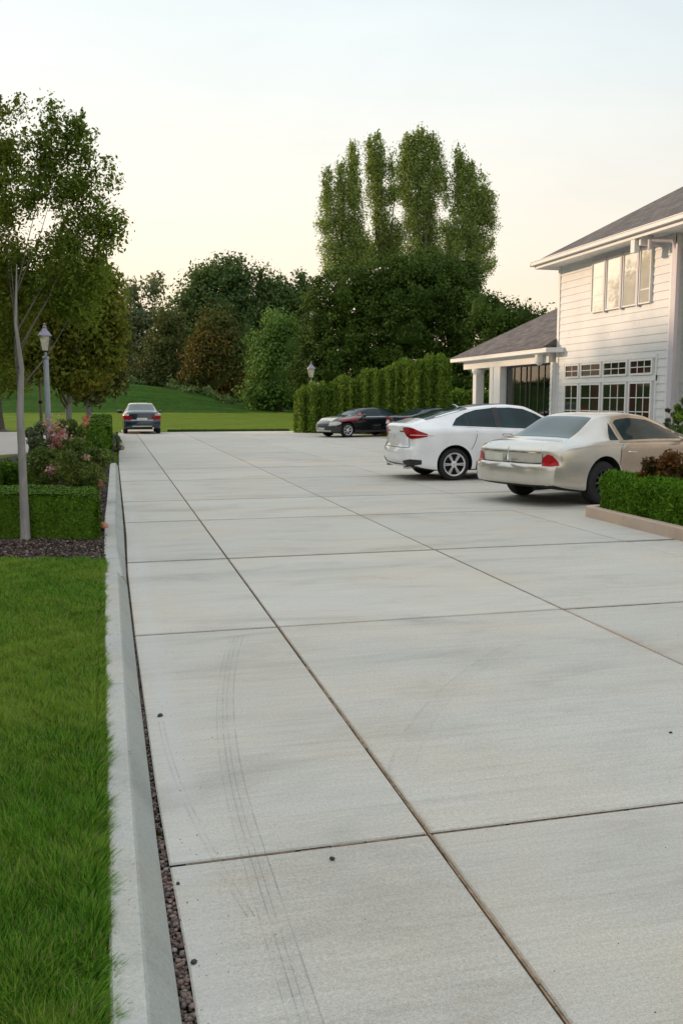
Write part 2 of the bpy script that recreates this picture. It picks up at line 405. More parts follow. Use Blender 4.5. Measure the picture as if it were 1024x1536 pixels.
def tree(name, label, lobes, base, trunk_r, mat, barkm, n=9000, clumps=120, clump_r=.8, leaf=.3, seed=1, shell=.5, group=None,
         cat='tree', core=0.0, limbs=10, fork=None, up=0.0, aspect=.55, lean=(0, 0), flat=.8, vmul=1.0, shoots=0, face=.45, limb_k=.5, topk=.86, wob=.012, tipxy=None):
    rng = np.random.default_rng(seed)
    base = Vector(base)
    root = empty(name, base); tag(root, label, cat, group)
    L = [(l[0]-base.x, l[1]-base.y, l[2]-base.z, l[3], l[4], l[5]) for l in lobes]
    P, O, C = crown_points(L, clumps, clump_r, rng, shell, flat, n, vmul)
    top = max(l[2]+l[5] for l in L)
    if shoots:
        hi = C[np.argsort(-C[:, 2] + rng.uniform(0, 1.2, len(C)))[:shoots]]
        for c in hi:
            ln = rng.uniform(.25, .6)*clump_r*1.6; dr = np.array([rng.normal()*.25, rng.normal()*.25, 1]); m = 26
            t = rng.uniform(0, 1, m)
            q = c + dr*(t*ln + clump_r*.5)[:, None] + rng.normal(size=(m, 3))*(.10*clump_r*(1.2-t))[:, None]
            P = np.vstack([P, q]); O = np.vstack([O, np.tile(dr, (m, 1))])
    keep = P[:, 2] > .12
    cores = None
    if core: cores = [blob_core(l[:3], (l[3]*core, l[4]*core, l[5]*core), rng) for l in L]
    link('crown', leaf_mesh('crown', P[keep], leaf, aspect, up, O[keep], rng=rng, core=cores, face=face), mat, root)
    mb = MB()
    fk = fork if fork else top*.35
    cen = np.array(L)[:, :3].mean(0)
    tip = Vector((cen[0]*.8+lean[0], cen[1]*.8+lean[1], top*topk))
    if tipxy: tip.x, tip.y = tipxy
    mid = Vector((lean[0]*.3, lean[1]*.3, fk))
    pts = [Vector((0, 0, -.05)), Vector((0, 0, .12*min(1, trunk_r*5))), Vector((mid.x*.4, mid.y*.4, fk*.4)), mid]
    rs = [trunk_r*2.0, trunk_r*1.18, trunk_r*.95, trunk_r*.85]
    for t in (.3, .6, 1.0):
        q = mid.lerp(tip, t); pts.append(q + Vector((rng.normal()*wob*top, rng.normal()*wob*top, 0))); rs.append(trunk_r*(.8-.68*t))
    mb.tube(pts, rs, 10)
    sel = C[rng.choice(len(C), min(limbs, len(C)), replace=False)]
    for c in sel:
        c = Vector(c)
        t = min(.85, max(0, (c.z*.62-fk)/(tip.z-fk+.01)))
        s = mid.lerp(tip, t); r0 = trunk_r*limb_k*(1-t*.6)
        m1 = s.lerp(c, .5) + Vector((rng.normal()*wob*top, rng.normal()*wob*top, -.02*top))
        mb.tube([s, m1, c], [r0, r0*.55, r0*.15], 6, 1)
    mb.build('trunk', [barkm, MAT['limb']], root, True)
    return root

def px_lobes(spec, d, depth=1.0, jitter=0.0, rng=None):
    """spec of (u, v, ru, rv [, dd]) in photo pixels at distance d -> lobes in metres"""
    out = []
    for s in spec:
        dd = d + (s[4] if len(s) > 4 else 0)
        c = at(s[0], s[1], dd); k = dd/FPX
        rx = s[2]*k; rz = s[3]*k
        out.append((c.x, c.y, c.z, rx, max(rx*depth, rz*.5*depth), rz))
    return out

def copy_tree(o, parent=None):
    c = o.copy(); col.objects.link(c)
    if parent is not None: c.parent = parent
    for ch in list(o.children): copy_tree(ch, c)
    return c

def box_points(boxes, dens, rng, r=.08, sides=True):
    """points on the surface of rounded boxes (x0,y0,x1,y1,z0,z1)"""
    Ps = []; Os = []
    for (x0, y0, x1, y1, z0, z1) in boxes:
        fs = [((x0,y0,z1),(x1-x0,0,0),(0,y1-y0,0),(0,0,1)), ((x0,y0,z0),(x1-x0,0,0),(0,0,z1-z0),(0,-1,0)), ((x0,y1,z0),(x1-x0,0,0),(0,0,z1-z0),(0,1,0)),
              ((x0,y0,z0),(0,y1-y0,0),(0,0,z1-z0),(-1,0,0)), ((x1,y0,z0),(0,y1-y0,0),(0,0,z1-z0),(1,0,0))]
        for o, a, b, nn in fs:
            a = np.array(a); b = np.array(b); ar = np.linalg.norm(np.cross(a, b)); m = int(ar*dens)
            P = np.array(o) + rng.uniform(0, 1, (m, 1))*a + rng.uniform(0, 1, (m, 1))*b
            # round the edges
            lo = np.array((x0, y0, z0-9)) + r; hi = np.array((x1, y1, z1)) - r
            q = np.clip(P, lo, hi); dv = P-q; ln = np.linalg.norm(dv, axis=1)
            k = ln > r; P[k] = q[k] + dv[k]/ln[k][:, None]*r
            Ps.append(P); Os.append(np.tile(np.array(nn, float), (m, 1)))
    return np.vstack(Ps), np.vstack(Os)

def rbox_core(x0, y0, x1, y1, z0, z1, ins=.05):
    x0 += ins; y0 += ins; x1 -= ins; y1 -= ins; z1 -= ins
    c = min(.12, (x1-x0)*.25, (y1-y0)*.25)
    ring = [(x0+c,y0),(x1-c,y0),(x1,y0+c),(x1,y1-c),(x1-c,y1),(x0+c,y1),(x0,y1-c),(x0,y0+c)]
    vs = []; 
    cx, cy = (x0+x1)/2, (y0+y1)/2
    for (z, k) in ((z0, 1), (z1-c*.5, 1), (z1, .94)):
        vs += [(cx+(x-cx)*k, cy+(y-cy)*k, z) for x, y in ring]
    fs = [(i+8*j, (i+1) % 8+8*j, (i+1) % 8+8*j+8, i+8*j+8) for j in range(2) for i in range(8)]
    fs += [(16, 17, 18, 23), (18, 19, 22, 23), (19, 20, 21, 22)]
    return np.array(vs, float), np.array(fs)

def hedge(name, label, boxes, dens, leaf, mat, seed, up=0.0, r=.1, amp=.03, group=None, cat='hedge', aspect=.55, rot=0.0, out=1.0, face=.5, shear=0.0):
    rng = np.random.default_rng(seed)
    bx = boxes[0]; o0 = Vector(((bx[0]+bx[2])/2, (bx[1]+bx[3])/2, bx[4]))
    bb = [(b[0]-o0.x, b[1]-o0.y, b[2]-o0.x, b[3]-o0.y, b[4]-o0.z, b[5]-o0.z) for b in boxes]
    P, O = box_points(bb, dens, rng, r)
    ph = rng.uniform(0, 6, 6)
    w = np.sin(P[:, 0]*7+ph[0]+P[:, 2]*5)*np.sin(P[:, 1]*6+ph[1]) + .6*np.sin(P[:, 0]*17+ph[2])*np.sin(P[:, 2]*15+ph[3]) + .5*rng.normal(size=len(P))
    P = P + O*(w*amp - leaf*.25)[:, None]
    me = leaf_mesh(name, P, leaf, aspect, up, O*out, rng=rng, core=[rbox_core(*b, ins=max(.04, leaf*.8)) for b in bb], face=face)
    if shear:
        n = len(me.vertices); co = np.empty(n*3, np.float32); me.vertices.foreach_get('co', co); co = co.reshape(-1, 3)
        co[:, 1] += shear*(bb[0][2]-co[:, 0]); me.vertices.foreach_set('co', co.ravel()); me.update()
    o = link(name, me, mat, None, o0); o.rotation_euler = (0, 0, rot)
    tag(o, label, cat, group)
    return o

def shrub(name, label, c, r, leafmat, n, leaf, seed, flowers=None, cat='shrub', group=None, up=.3, aspect=.45, clumps=26, fpos=None):
    """low shrub: short stems, leafy body, blossoms as a part"""
    rng = np.random.default_rng(seed)
    base = Vector((c[0], c[1], c[2])); root = empty(name, base); tag(root, label, cat, group)
    L = [(0, 0, r[2]*.55, r[0]*.8, r[1]*.8, r[2]*.45)]
    for k in range(4):
        a = rng.uniform(0, 6.28); L.append((math.cos(a)*r[0]*.45, math.sin(a)*r[1]*.45, r[2]*rng.uniform(.4, .75), r[0]*.5, r[1]*.5, r[2]*.32))
    P, O, C = crown_points(L, clumps, min(r)*.3, rng, .6, .9, n)
    P = P[P[:, 2] > .02]; O = O[:len(P)]*0 + (P-np.array((0, 0, r[2]*.4)))/max(r)
    link('foliage', leaf_mesh('foliage', P, leaf, aspect, up, O, rng=rng, core=[blob_core((0, 0, r[2]*.4), (r[0]*.42, r[1]*.42, r[2]*.34), rng)], face=.3), leafmat, root)
    mb = MB()
    for k in range(6):
        a = rng.uniform(0, 6.28); mb.tube([(0, 0, -.03), (math.cos(a)*r[0]*.3, math.sin(a)*r[1]*.3, r[2]*.5), (math.cos(a)*r[0]*.6, math.sin(a)*r[1]*.6, r[2]*.85)], [.018, .012, .004], 5)
    mb.build('stem', MAT['bark_dark'], root)
    if flowers:
        for (fm, nf, fs, spots) in flowers:
            Q = []; 
            for (sx, sy, sz, sr, m) in spots:
                cc = np.array((sx, sy, sz)) + rng.normal(size=(m, 3))*sr
                for q in cc: Q.append(q + rng.normal(size=(nf, 3))*fs*.45)
            Q = np.vstack(Q)
            link('blossom', leaf_mesh('blossom', Q, fs, .8, 0, None, rng=rng), fm, root)
    return root
# ------------------------------------------------------------------ ground
EDGE = [(-4, .19), (2.17, .17), (3.0, .145), (3.5, .13), (4.6, .12), (6.2, .105), (8.5, .095), (11, .12), (23, .12), (45, .26), (60, .3)]
def edge_x(y): return float(np.interp(y, [e[0] for e in EDGE], [e[1] for e in EDGE]))

def sheet(name, pts, z, mat, kind='structure', **kw):
    o = MB().add([(x, y, z) for x, y in pts], [tuple(range(len(pts)))]).build(name, mat)
    return tag(o, kind=kind, **kw)

# base ground to the horizon with the mound built into it as one height field
def ground_h(x, y):
    s = np.interp(x, [-60, 2, 7, 12, 17, 22, 26], [3.9, 3.9, 3.35, 2.45, 1.3, .35, 0])
    t = np.clip((y - 106)/20, 0, 1); u = np.clip((150-y)/20, 0, 1)
    return s*(t*t*(3-2*t))*(u*u*(3-2*u))
xs = np.concatenate([np.linspace(-700, -60, 12), np.linspace(-50, 40, 46), np.linspace(60, 700, 12)])
ys = np.concatenate([np.linspace(-200, 46.2, 12), np.linspace(50, 104, 8), np.linspace(106, 150, 34), np.linspace(170, 900, 12)])
GX, GY = np.meshgrid(xs, ys)
GZ = ground_h(GX, GY) - .055
V = np.stack([GX.ravel(), GY.ravel(), GZ.ravel()], 1)
nx = len(xs); idx = np.arange(len(ys)*nx).reshape(len(ys), nx)
Fc = np.stack([idx[:-1, :-1].ravel(), idx[:-1, 1:].ravel(), idx[1:, 1:].ravel(), idx[1:, :-1].ravel()], 1)
me = np_mesh('ground', V, Fc, True)
o = link('ground', me, [MAT['lawn'], MAT['mound']]); tag(o, kind='structure')
cen = V[Fc].mean(1)
mi = ((ground_h(cen[:, 0], cen[:, 1]) > .12) | (cen[:, 1] > 128)).astype(np.int32)
me.polygons.foreach_set('material_index', mi)

# concrete slabs: real joints between bevelled slabs
XJ = [None, 1.095, 3.32, 5.62, 7.92, 10.22, 12.52, 14.8]
YJ = [-3.2, 0.0, 3.0, 6.17, 9.04, 12.06, 14.55, 18.25, 21.3, 24.4, 27.5, 30.6, 33.7, 36.8, 39.9, 43.0, 46.2]
mb = MB(); bv = .006
GAP = {3.0: .008, 6.17: .012, 9.04: .022, 12.06: .016, 14.55: .017, 18.25: .016, 21.3: .014}; g = .0075
for i in range(len(YJ)-1):
    y0, y1 = YJ[i]+GAP.get(YJ[i], .008), YJ[i+1]-GAP.get(YJ[i+1], .008)
    for j in range(len(XJ)-1):
        xa0 = edge_x(y0) if j == 0 else XJ[j]+g; xa1 = edge_x(y1) if j == 0 else XJ[j]+g
        xb = XJ[j+1]-g
        if j == 6 and y0 < 26: continue
        dz = random.uniform(-.0015, .0015)
        n = 5 if j == 0 else 1
        for k in range(n):   # sub-divide the first column so that its edge can bow
            ya = y0 + (y1-y0)*k/n; yb = y0 + (y1-y0)*(k+1)/n
            la = edge_x(ya) if j == 0 else xa0; lb = edge_x(yb) if j == 0 else xa1
            b0 = bv if k == 0 else 0; b1 = bv if k == n-1 else 0
            vs = [(la, ya, -.09), (xb, ya, -.09), (xb, yb, -.09), (lb, yb, -.09),
                  (la, ya, -bv+dz), (xb, ya, -bv+dz), (xb, yb, -bv+dz), (lb, yb, -bv+dz),
                  (la+bv, ya+b0, dz), (xb-bv, ya+b0, dz), (xb-bv, yb-b1, dz), (lb+bv, yb-b1, dz)]
            if not b0: vs[4] = (la, ya, -bv+dz)
            fs = [(8,9,10,11), (4,7,3,0), (1,2,6,5), (4,8,11,7), (5,6,10,9)]
            if k == 0: fs += [(0,1,5,4), (4,5,9,8)]
            if k == n-1: fs += [(2,3,7,6), (6,7,11,10)]
            for f_ in fs: mb.add([vs[q] for q in f_], [tuple(range(len(f_)))], 1 if f_ in ((4,7,3,0), (1,2,6,5), (0,1,5,4), (2,3,7,6)) else 0)
o = mb.build('driveway', [MAT['slab'], MAT['joint_dark']]); tag(o, kind='structure')
sheet('driveway_bed', [(.15, -3.2), (14.8, -3.2), (14.8, 46.1), (.27, 46.1)], -.028, MAT['joint_dark'])
# filler in the joints
mb = MB()
rj = random.Random(3)
for X, y0, y1, w in ((1.095, -3.2, 5.2, .0045), (3.32, -3.2, 7.2, .004), (1.095, 5.2, 46, .002), (3.32, 7.2, 46, .0025)):
    y = y0
    while y < y1:
        l = rj.uniform(.05, .22) if y < 8 else 1.5
        ww = w*rj.uniform(.6, 1.3); zt = -.004 - rj.uniform(0, .004)
        mb.box(X+.0065-ww*2, y, -.027, X+.0068, min(y+l, y1), zt); y += l*1.02
for Y in YJ[1:7]:
    x = .2
    while x < 9:
        l = rj.uniform(.08, .5); ww = rj.uniform(.001, .0035)
        g_ = GAP.get(Y, .008); mb.box(x, Y+g_-.001-ww*2, -.027, x+l, Y+g_-.0006, -.006-rj.uniform(0, .004)); x += l*1.05
o = mb.build('joint_filler', MAT['joint_fill']); tag(o, kind='structure')

# raised ground on the left: lawn bed, planting bed
def slabpoly(name, pts, z0, z1, mat):
    n = len(pts)
    vs = [(x, y, z0) for x, y in pts] + [(x, y, z1) for x, y in pts]
    fs = [tuple(range(n, 2*n))] + [(i, (i+1) % n, (i+1) % n+n, i+n) for i in range(n)]
    return tag(MB().add(vs, fs).build(name, mat), kind='structure')
slabpoly('lawn_bed', [(-9, -3), (-.043, -3), (-.049, 2), (-.083, 5), (-.106, 8.0), (-.09, 8.68), (-1.1, 8.98), (-9, 9.6)], -.1, .085, MAT['turf'])
slabpoly('planting_bed', [(-9, 9.6), (-1.1, 8.98), (-.09, 8.68), (-.105, 10.2), (-.11, 12), (-.07, 22.6), (.0, 24.5), (.10, 43), (-1.0, 43), (-1.4, 30), (-3.5, 24), (-9, 21)], -.1, .055, MAT['soil'])
slabpoly('path', [(-14, 24.5), (-5, 26.5), (-2.8, 29), (-1.55, 33), (-1.3, 38), (-1.4, 47), (-3.4, 48.5), (-6, 48.9), (-14, 48.5)], -.1, -.02, MAT['path'])
slabpoly('driveway_end', [(.45, 46.22), (2.25, 46.22), (2.25, 50.5), (.45, 50.5)], -.1, -.004, MAT['path'])

# kerbs swept along the driveway edge
def kerb(name, segs, prof, mat, kind='structure', face=None):
    mb = MB()
    for (a, b) in segs:
        n = max(2, int((b-a)/.5)); rows = []
        for k in range(n+1):
            y = a + (b-a)*k/n; rows.append([(x, y, z) for x, z in prof(y)])
        m = len(rows[0]); vs = [p for r_ in rows for p in r_]
        fs = [(i*m+j, i*m+j+1, (i+1)*m+j+1, (i+1)*m+j) for i in range(n) for j in range(m-1)]
        fs += [tuple(range(m)), tuple(range(n*m, n*m+m))[::-1]]
        mb.add(vs, fs)
    o = mb.build(name, [mat, MAT['curbface_shade']])
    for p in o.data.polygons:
        if p.normal.x > .35: p.material_index = 1  # kerb face: grime and shade put into a darker concrete copy
    return tag(o, kind=kind)
def prof_near(y):
    e = float(np.interp(y, [-3, 2, 4, 8], [.055, .05, .03, .012])); bt = float(np.interp(y, [-3, 2, 3, 4.6, 8.5], [.135, .13, .112, .10, .078]))
    l = float(np.interp(y, [-3, 2, 5, 8], [-.042, -.048, -.082, -.105]))
    return [(l, -.1), (l, .112), (l+.008, .12), (e-.022, .12), (e-.012, .1185), (e-.003, .114), (e+.005, .104), (bt, .0), (bt, -.1)]
def prof_far(y):
    l = float(np.interp(y, [7.9, 9.5, 12, 15, 22.5], [-.085, -.125, -.135, -.115, -.085])); e = l + .145; bt = float(np.interp(y, [8, 12, 23], [.078, .095, .10]))
    return [(l, -.1), (l, .075), (l+.01, .082), (e-.02, .082), (e-.006, .076), (e, .062), (bt, .0), (bt, -.1)]
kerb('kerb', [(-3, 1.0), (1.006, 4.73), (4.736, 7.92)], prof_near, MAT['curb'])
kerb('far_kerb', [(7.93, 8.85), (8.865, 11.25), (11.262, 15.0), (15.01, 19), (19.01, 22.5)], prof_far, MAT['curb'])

# gravel in the gap between kerb and slab
def stones(name, P, S, mat, seed, flat=.6):
    rng = np.random.default_rng(seed)
    t = (1+5**.5)/2
    iv = np.array([(-1,t,0),(1,t,0),(-1,-t,0),(1,-t,0),(0,-1,t),(0,1,t),(0,-1,-t),(0,1,-t),(t,0,-1),(t,0,1),(-t,0,-1),(-t,0,1)], float); iv /= np.linalg.norm(iv[0])
    fc = np.array([(0,11,5),(0,5,1),(0,1,7),(0,7,10),(0,10,11),(1,5,9),(5,11,4),(11,10,2),(10,7,6),(7,1,8),(3,9,4),(3,4,2),(3,2,6),(3,6,8),(3,8,9),(4,9,5),(2,4,11),(6,2,10),(8,6,7),(9,8,1)])
    n = len(P); V = np.tile(iv[None], (n, 1, 1))*(1+.22*rng.uniform(-1, 1, (n, 12, 1)))
    V *= np.stack([rng.uniform(.7, 1.3, n), rng.uniform(.7, 1.3, n), flat*rng.uniform(.7, 1.3, n)], 1)[:, None, :]
    a = rng.uniform(0, 6.28, n); c, s = np.cos(a)[:, None], np.sin(a)[:, None]
    x = V[..., 0]*c - V[..., 1]*s; y = V[..., 0]*s + V[..., 1]*c; V[..., 0] = x; V[..., 1] = y
    V = V*S[:, None, None] + P[:, None, :]
    F_ = (fc[None] + (np.arange(n)*12)[:, None, None]).reshape(-1, 3)
    return link(name, np_mesh(name, V.reshape(-1, 3), F_), mat)
ng = 5200
yy = 1.2 + (22-1.2)*RNG.uniform(0, 1, ng)**2.0
x0 = np.interp(yy, [-3, 2, 3, 4.6, 8.5, 23], [.135, .13, .112, .10, .078, .10]); x1 = np.array([edge_x(y) for y in yy])
xx = x0 + (x1-x0)*RNG.uniform(.05, .95, ng)
ss = np.where(yy < 3.2, RNG.uniform(.004, .0115, ng), RNG.uniform(.003, .0075, ng))
o = stones('gravel', np.stack([xx, yy, RNG.uniform(-.028, -.008, ng)], 1), ss, MAT['gravel'], 5)
tag(o, 'brown and grey gravel filling the gap between kerb and driveway', 'gravel', kind='stuff')
# stray grit scattered over the concrete
ng = 420
yy = 1.6 + 14*RNG.uniform(0, 1, ng)**1.6; xx = np.where(RNG.uniform(0, 1, ng) < .6, .17 + np.abs(RNG.normal(size=ng))*.12, RNG.uniform(.2, 6, ng))
o = stones('grit', np.stack([xx, yy, np.full(ng, .001)], 1), RNG.uniform(.0008, .0028, ng), MAT['mulch'], 6)
tag(o, 'fine dark grit scattered over the driveway slabs', 'grit', kind='stuff')
# mulch chips
nm = 15000
yy = RNG.uniform(8.7, 10.4, nm); xx = RNG.uniform(-2.4, -.1, nm)
k = yy > np.interp(xx, [-2.4, -1.1, -.09], [9.1, 8.98, 8.68])
m2 = 5200
yy = np.concatenate([yy[k], RNG.uniform(10.2, 23, m2)]); xx = np.concatenate([xx[k], RNG.uniform(-.4, -.11, m2)])
P = np.stack([xx, yy, .058 + RNG.uniform(0, .022, len(xx))], 1)
o = link('mulch', leaf_mesh('mulch', P, .034, .42, 0, np.tile(np.array((0, 0, 0.)), (len(P), 1))*0 + RNG.normal(size=(len(P), 3))*np.array((1, 1, .25))*1.5, rng=RNG), MAT['mulch'])
tag(o, 'dark shredded bark mulch under the clipped hedge and street tree', 'mulch', kind='stuff')

# grass blades of the near lawn
def blades(name, x, y, z, h, w, lean_x, lean_y, mat):
    n = len(x); a = RNG.uniform(0, 6.28, n); dx, dy = np.cos(a)*w*.5, np.sin(a)*w*.5
    B = np.stack([x, y, z], 1); S = np.stack([dx, dy, 0*dx], 1)
    ln = np.stack([lean_x, lean_y, np.zeros(n)], 1)
    up = np.stack([np.zeros(n), np.zeros(n), h], 1)
    V = np.empty((n, 5, 3)); V[:, 0] = B-S; V[:, 1] = B+S; V[:, 2] = B + up*.55 + ln*.3 + S*.75; V[:, 3] = B + up*.55 + ln*.3 - S*.75
    V[:, 4] = B + up*.95 + ln
    me = bpy.data.meshes.new(name)
    V = V.reshape(-1, 3)
    F1 = (np.array([0, 1, 2, 3])[None] + (np.arange(n)*5)[:, None]); F2 = (np.array([3, 2, 4])[None] + (np.arange(n)*5)[:, None])
    loops = np.concatenate([F1, F2], 1).ravel()
    st = np.stack([np.arange(n)*7, np.arange(n)*7+4], 1).ravel()
    me.vertices.add(len(V)); me.vertices.foreach_set('co', V.astype(np.float32).ravel())
    me.loops.add(len(loops)); me.loops.foreach_set('vertex_index', loops.astype(np.int32))
    me.polygons.add(2*n); me.polygons.foreach_set('loop_start', st.astype(np.int32))
    try: me.polygons.foreach_set('loop_total', np.tile([4, 3], n).astype(np.int32))
    except Exception: pass
    me.update(calc_edges=True)
    return link(name, me, mat)
nb = 250000
y = 1.25 + (9.0-1.25)*RNG.uniform(0, 1, nb)**1.35
wid = np.interp(y, [1.2, 3, 6, 9], [.42, .75, 1.15, 1.7])
x = np.interp(y, [-3, 2, 5, 8], [-.045, -.051, -.085, -.108]) - wid*RNG.uniform(0, 1, nb); xe_ = np.interp(y, [-3, 2, 5, 8], [-.045, -.051, -.085, -.108])
k = y < np.interp(x, [-2.4, -1.1, -.09], [9.25, 8.98, 8.68]) + RNG.normal(size=nb)*.02
x, y = x[k], y[k]; xe_ = xe_[k]; n = len(x)
cl = (np.sin(x*23+y*9)+np.sin(x*11-y*17+1)+np.sin(x*41+y*31+2))/3
cl2 = np.sin(x*5.1+1.3*np.sin(y*2.1))*np.sin(y*3.7+x*2)
h = np.interp(y, [1.2, 4, 9], [.062, .058, .048])*(1+.28*cl+.2*cl2)*RNG.uniform(.55, 1.25, n)
w = np.interp(y, [1.2, 3, 9], [.0032, .0044, .0090])
lx = .009*np.sin(x*17+y*7+1)+.017*RNG.normal(size=n); ly = .009*np.sin(y*15-x*9)+.017*RNG.normal(size=n)
ed = x > xe_ - .04
lx = np.where(ed, lx*.5 + .016 + .014*(np.sin(y*31)+np.sin(y*12.3)+1.7)*.8*RNG.uniform(.1, 1.5, n), lx)
h = np.where(ed, h*.95, h)
o = blades('grass', x, y, np.full(n, .083), h, w, lx, ly, MAT['blade'])
tag(o, 'short bright green lawn grass beside the concrete kerb', 'grass', kind='stuff')
nc_ = 90
yy = 1.5 + 5*RNG.uniform(0, 1, nc_)**1.3; P = np.stack([RNG.uniform(-.06, .03, nc_), yy, np.full(nc_, .123)], 1)
o = link('grass_clippings', leaf_mesh('grass_clippings', P, .014, .14, 0, RNG.normal(size=(nc_, 3))*np.array((1, 1, .04))*9), foliage('dry_clippings', (.08,.10,.02), (.28,.26,.11)))
tag(o, 'loose grass clippings fallen on top of the near kerb', 'clippings', kind='stuff')
# rougher uncut fringe where the driveway meets the far lawn
nb = 9000
x = RNG.uniform(2.7, 8.9, nb); y = 46.25 + np.abs(RNG.normal(size=nb))*.28
o = blades('grass_fringe', x, y, np.full(nb, -.05), RNG.uniform(.06, .2, nb), np.full(nb, .035), RNG.normal(size=nb)*.03, RNG.normal(size=nb)*.03, MAT['big_dark'])
tag(o, 'dark uncut grass fringe between the concrete and the far lawn', 'grass', kind='stuff')

# rough undergrowth along the mound crest and the foot of the woodland
nu_ = 26000
x = RNG.uniform(-45, 34, nu_); y = 126 + 6*np.sin(x*.35) + 3*np.sin(x*1.1+1) + np.abs(RNG.normal(size=nu_))*4
z = ground_h(x, y) - .05 + np.abs(RNG.normal(size=nu_))*(.35+.3*np.sin(x*.9)*np.sin(y*.5))
o = link('undergrowth', leaf_mesh('undergrowth', np.stack([x, y, z], 1), .42, .5, .5, np.tile(np.array((0, -.4, .6)), (nu_, 1)), rng=RNG, face=.4), MAT['far_dark'])
tag(o, 'rough undergrowth at the foot of the woodland behind the mound', 'undergrowth', kind='stuff')

# black crumbs, stone and blossom lying about
def crumb(name, label, x, y, s, mat, seed, cat='pebble', z=0.0, group=None):
    o = stones(name, np.array([[0, 0, s*.35]]), np.array([s]), mat, seed); o.location = (x, y, z); tag(o, label, cat, group)
    return o
crumb('pebble', 'blocky black lump on the pale slab edge, farthest from the camera', .19, 4.52, .017, MAT['blackplastic'], 1)
crumb('pebble', 'flat black fleck just below the nearest cross joint, mid slab', .70, 2.90, .012, MAT['blackplastic'], 2)
crumb('pebble', 'small black dot beside the gravel just below the cross joint', .165, 2.87, .0075, MAT['blackplastic'], 3)
crumb('pebble', 'round black dot nearest the camera at the slab edge', .178, 2.43, .009, MAT['blackplastic'], 4)
crumb('pebble', 'tiny dark fleck at the right of the big slab', *at(1003, 1139, 4.19)[:2], .009, MAT['blackplastic'], 5)
crumb('stone', 'brown stone on the driveway edge by the far hedge', *at(178, 675, 29)[:2], .19, MAT['wood'], 6, 'stone')
crumb('stone', 'orange terracotta stone at the corner of the clipped hedge', -.145, 11.1, .085, plain('terracotta', (.55,.22,.12), .8, var=.3), 7, 'stone', .07)
# ------------------------------------------------------------------ house
MAT['siding'] = plain('white_siding', (.67,.67,.665), .6, var=.07, scale=1.6)
MAT['trim'] = plain('white_trim', (.72,.715,.70), .5, var=.04)
MAT['mauve'] = plain('mauve_trim', (.52,.48,.52), .5, var=.05)
MAT['sky_pane'] = plain('pale_pane_sky_reflection', (.90,.86,.78), .4, var=.12, scale=2, coat=1.0)  # cream colour stands for warm sky reflected in the upper panes
def dark_glass(name, c, c2):
    m, nt, b = new_mat(name)
    n = noise(nt, 1.6, 2, .5, mapping(nt))
    nt.links.new(ramp(nt, n, [(.42, c), (.58, c2)]), b.inputs['Base Color'])
    b.inputs['Roughness'].default_value = .03; b.inputs['Specular IOR Level'].default_value = .3
    return m
MAT['dkglass'] = dark_glass('dark_window_glass', (.05,.022,.018), (.018,.028,.012))
def clear_glass(name, tint, gl=.12):
    m, nt, b = new_mat(name); nt.nodes.remove(b)
    t = N(nt, 'ShaderNodeBsdfTransparent'); t.inputs[0].default_value = (*tint, 1)
    gz = N(nt, 'ShaderNodeBsdfGlossy'); gz.inputs['Roughness'].default_value = .02
    f = N(nt, 'ShaderNodeFresnel'); f.inputs[0].default_value = 1.5
    mx = N(nt, 'ShaderNodeMixShader'); nt.links.new(M2(nt, 'ADD', f.outputs[0], gl), mx.inputs[0])
    nt.links.new(t.outputs[0], mx.inputs[1]); nt.links.new(gz.outputs[0], mx.inputs[2])
    nt.links.new(mx.outputs[0], nt.nodes['Material Output'].inputs[0])
    return m
MAT['porchglass'] = clear_glass('porch_glass', (.75,.8,.75))
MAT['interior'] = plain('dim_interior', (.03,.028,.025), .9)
MAT['curtain'] = plain('grey_curtain', (.30,.27,.24), .9, var=.2)

m = MAT['sky_pane']; nt = m.node_tree; b = nt.nodes['Principled BSDF']
gl = N(nt, 'ShaderNodeBsdfGlossy'); gl.inputs['Roughness'].default_value = .04; gl.inputs['Color'].default_value = (1, .97, .92, 1)
wn = N(nt, 'ShaderNodeBump'); wn.inputs['Strength'].default_value = .06; wn.inputs['Distance'].default_value = .05; nt.links.new(noise(nt, 2.2, 2, .5, mapping(nt)), wn.inputs['Height']); nt.links.new(wn.outputs[0], gl.inputs['Normal'])
mx = N(nt, 'ShaderNodeMixShader'); mx.inputs[0].default_value = .55; nt.links.new(b.outputs[0], mx.inputs[1]); nt.links.new(gl.outputs[0], mx.inputs[2]); nt.links.new(mx.outputs[0], nt.nodes['Material Output'].inputs[0])
m, nt, b = new_mat('brown_shingles')
br = N(nt, 'ShaderNodeTexBrick'); br.inputs['Scale'].default_value = 1.0; br.inputs['Brick Width'].default_value = .30; br.inputs['Row Height'].default_value = .14
br.inputs['Mortar Size'].default_value = .008; br.inputs['Color1'].default_value = (.080,.070,.068,1); br.inputs['Color2'].default_value = (.150,.132,.126,1); br.inputs['Mortar'].default_value = (.04,.032,.028,1)
nt.links.new(mapping(nt, (1, 1, 1), 'UV'), br.inputs[0])
c = mix(nt, br.outputs['Color'], ramp(nt, noise(nt, 2.5, 6, .7, mapping(nt)), [(.3, (.62,.62,.62)), (.7, (1.3,1.28,1.25))]), .9, 'MULTIPLY')
nt.links.new(c, b.inputs['Base Color']); b.inputs['Roughness'].default_value = .85
bump(nt, b, br.outputs['Color'], .5, .02)
MAT['shingle'] = m

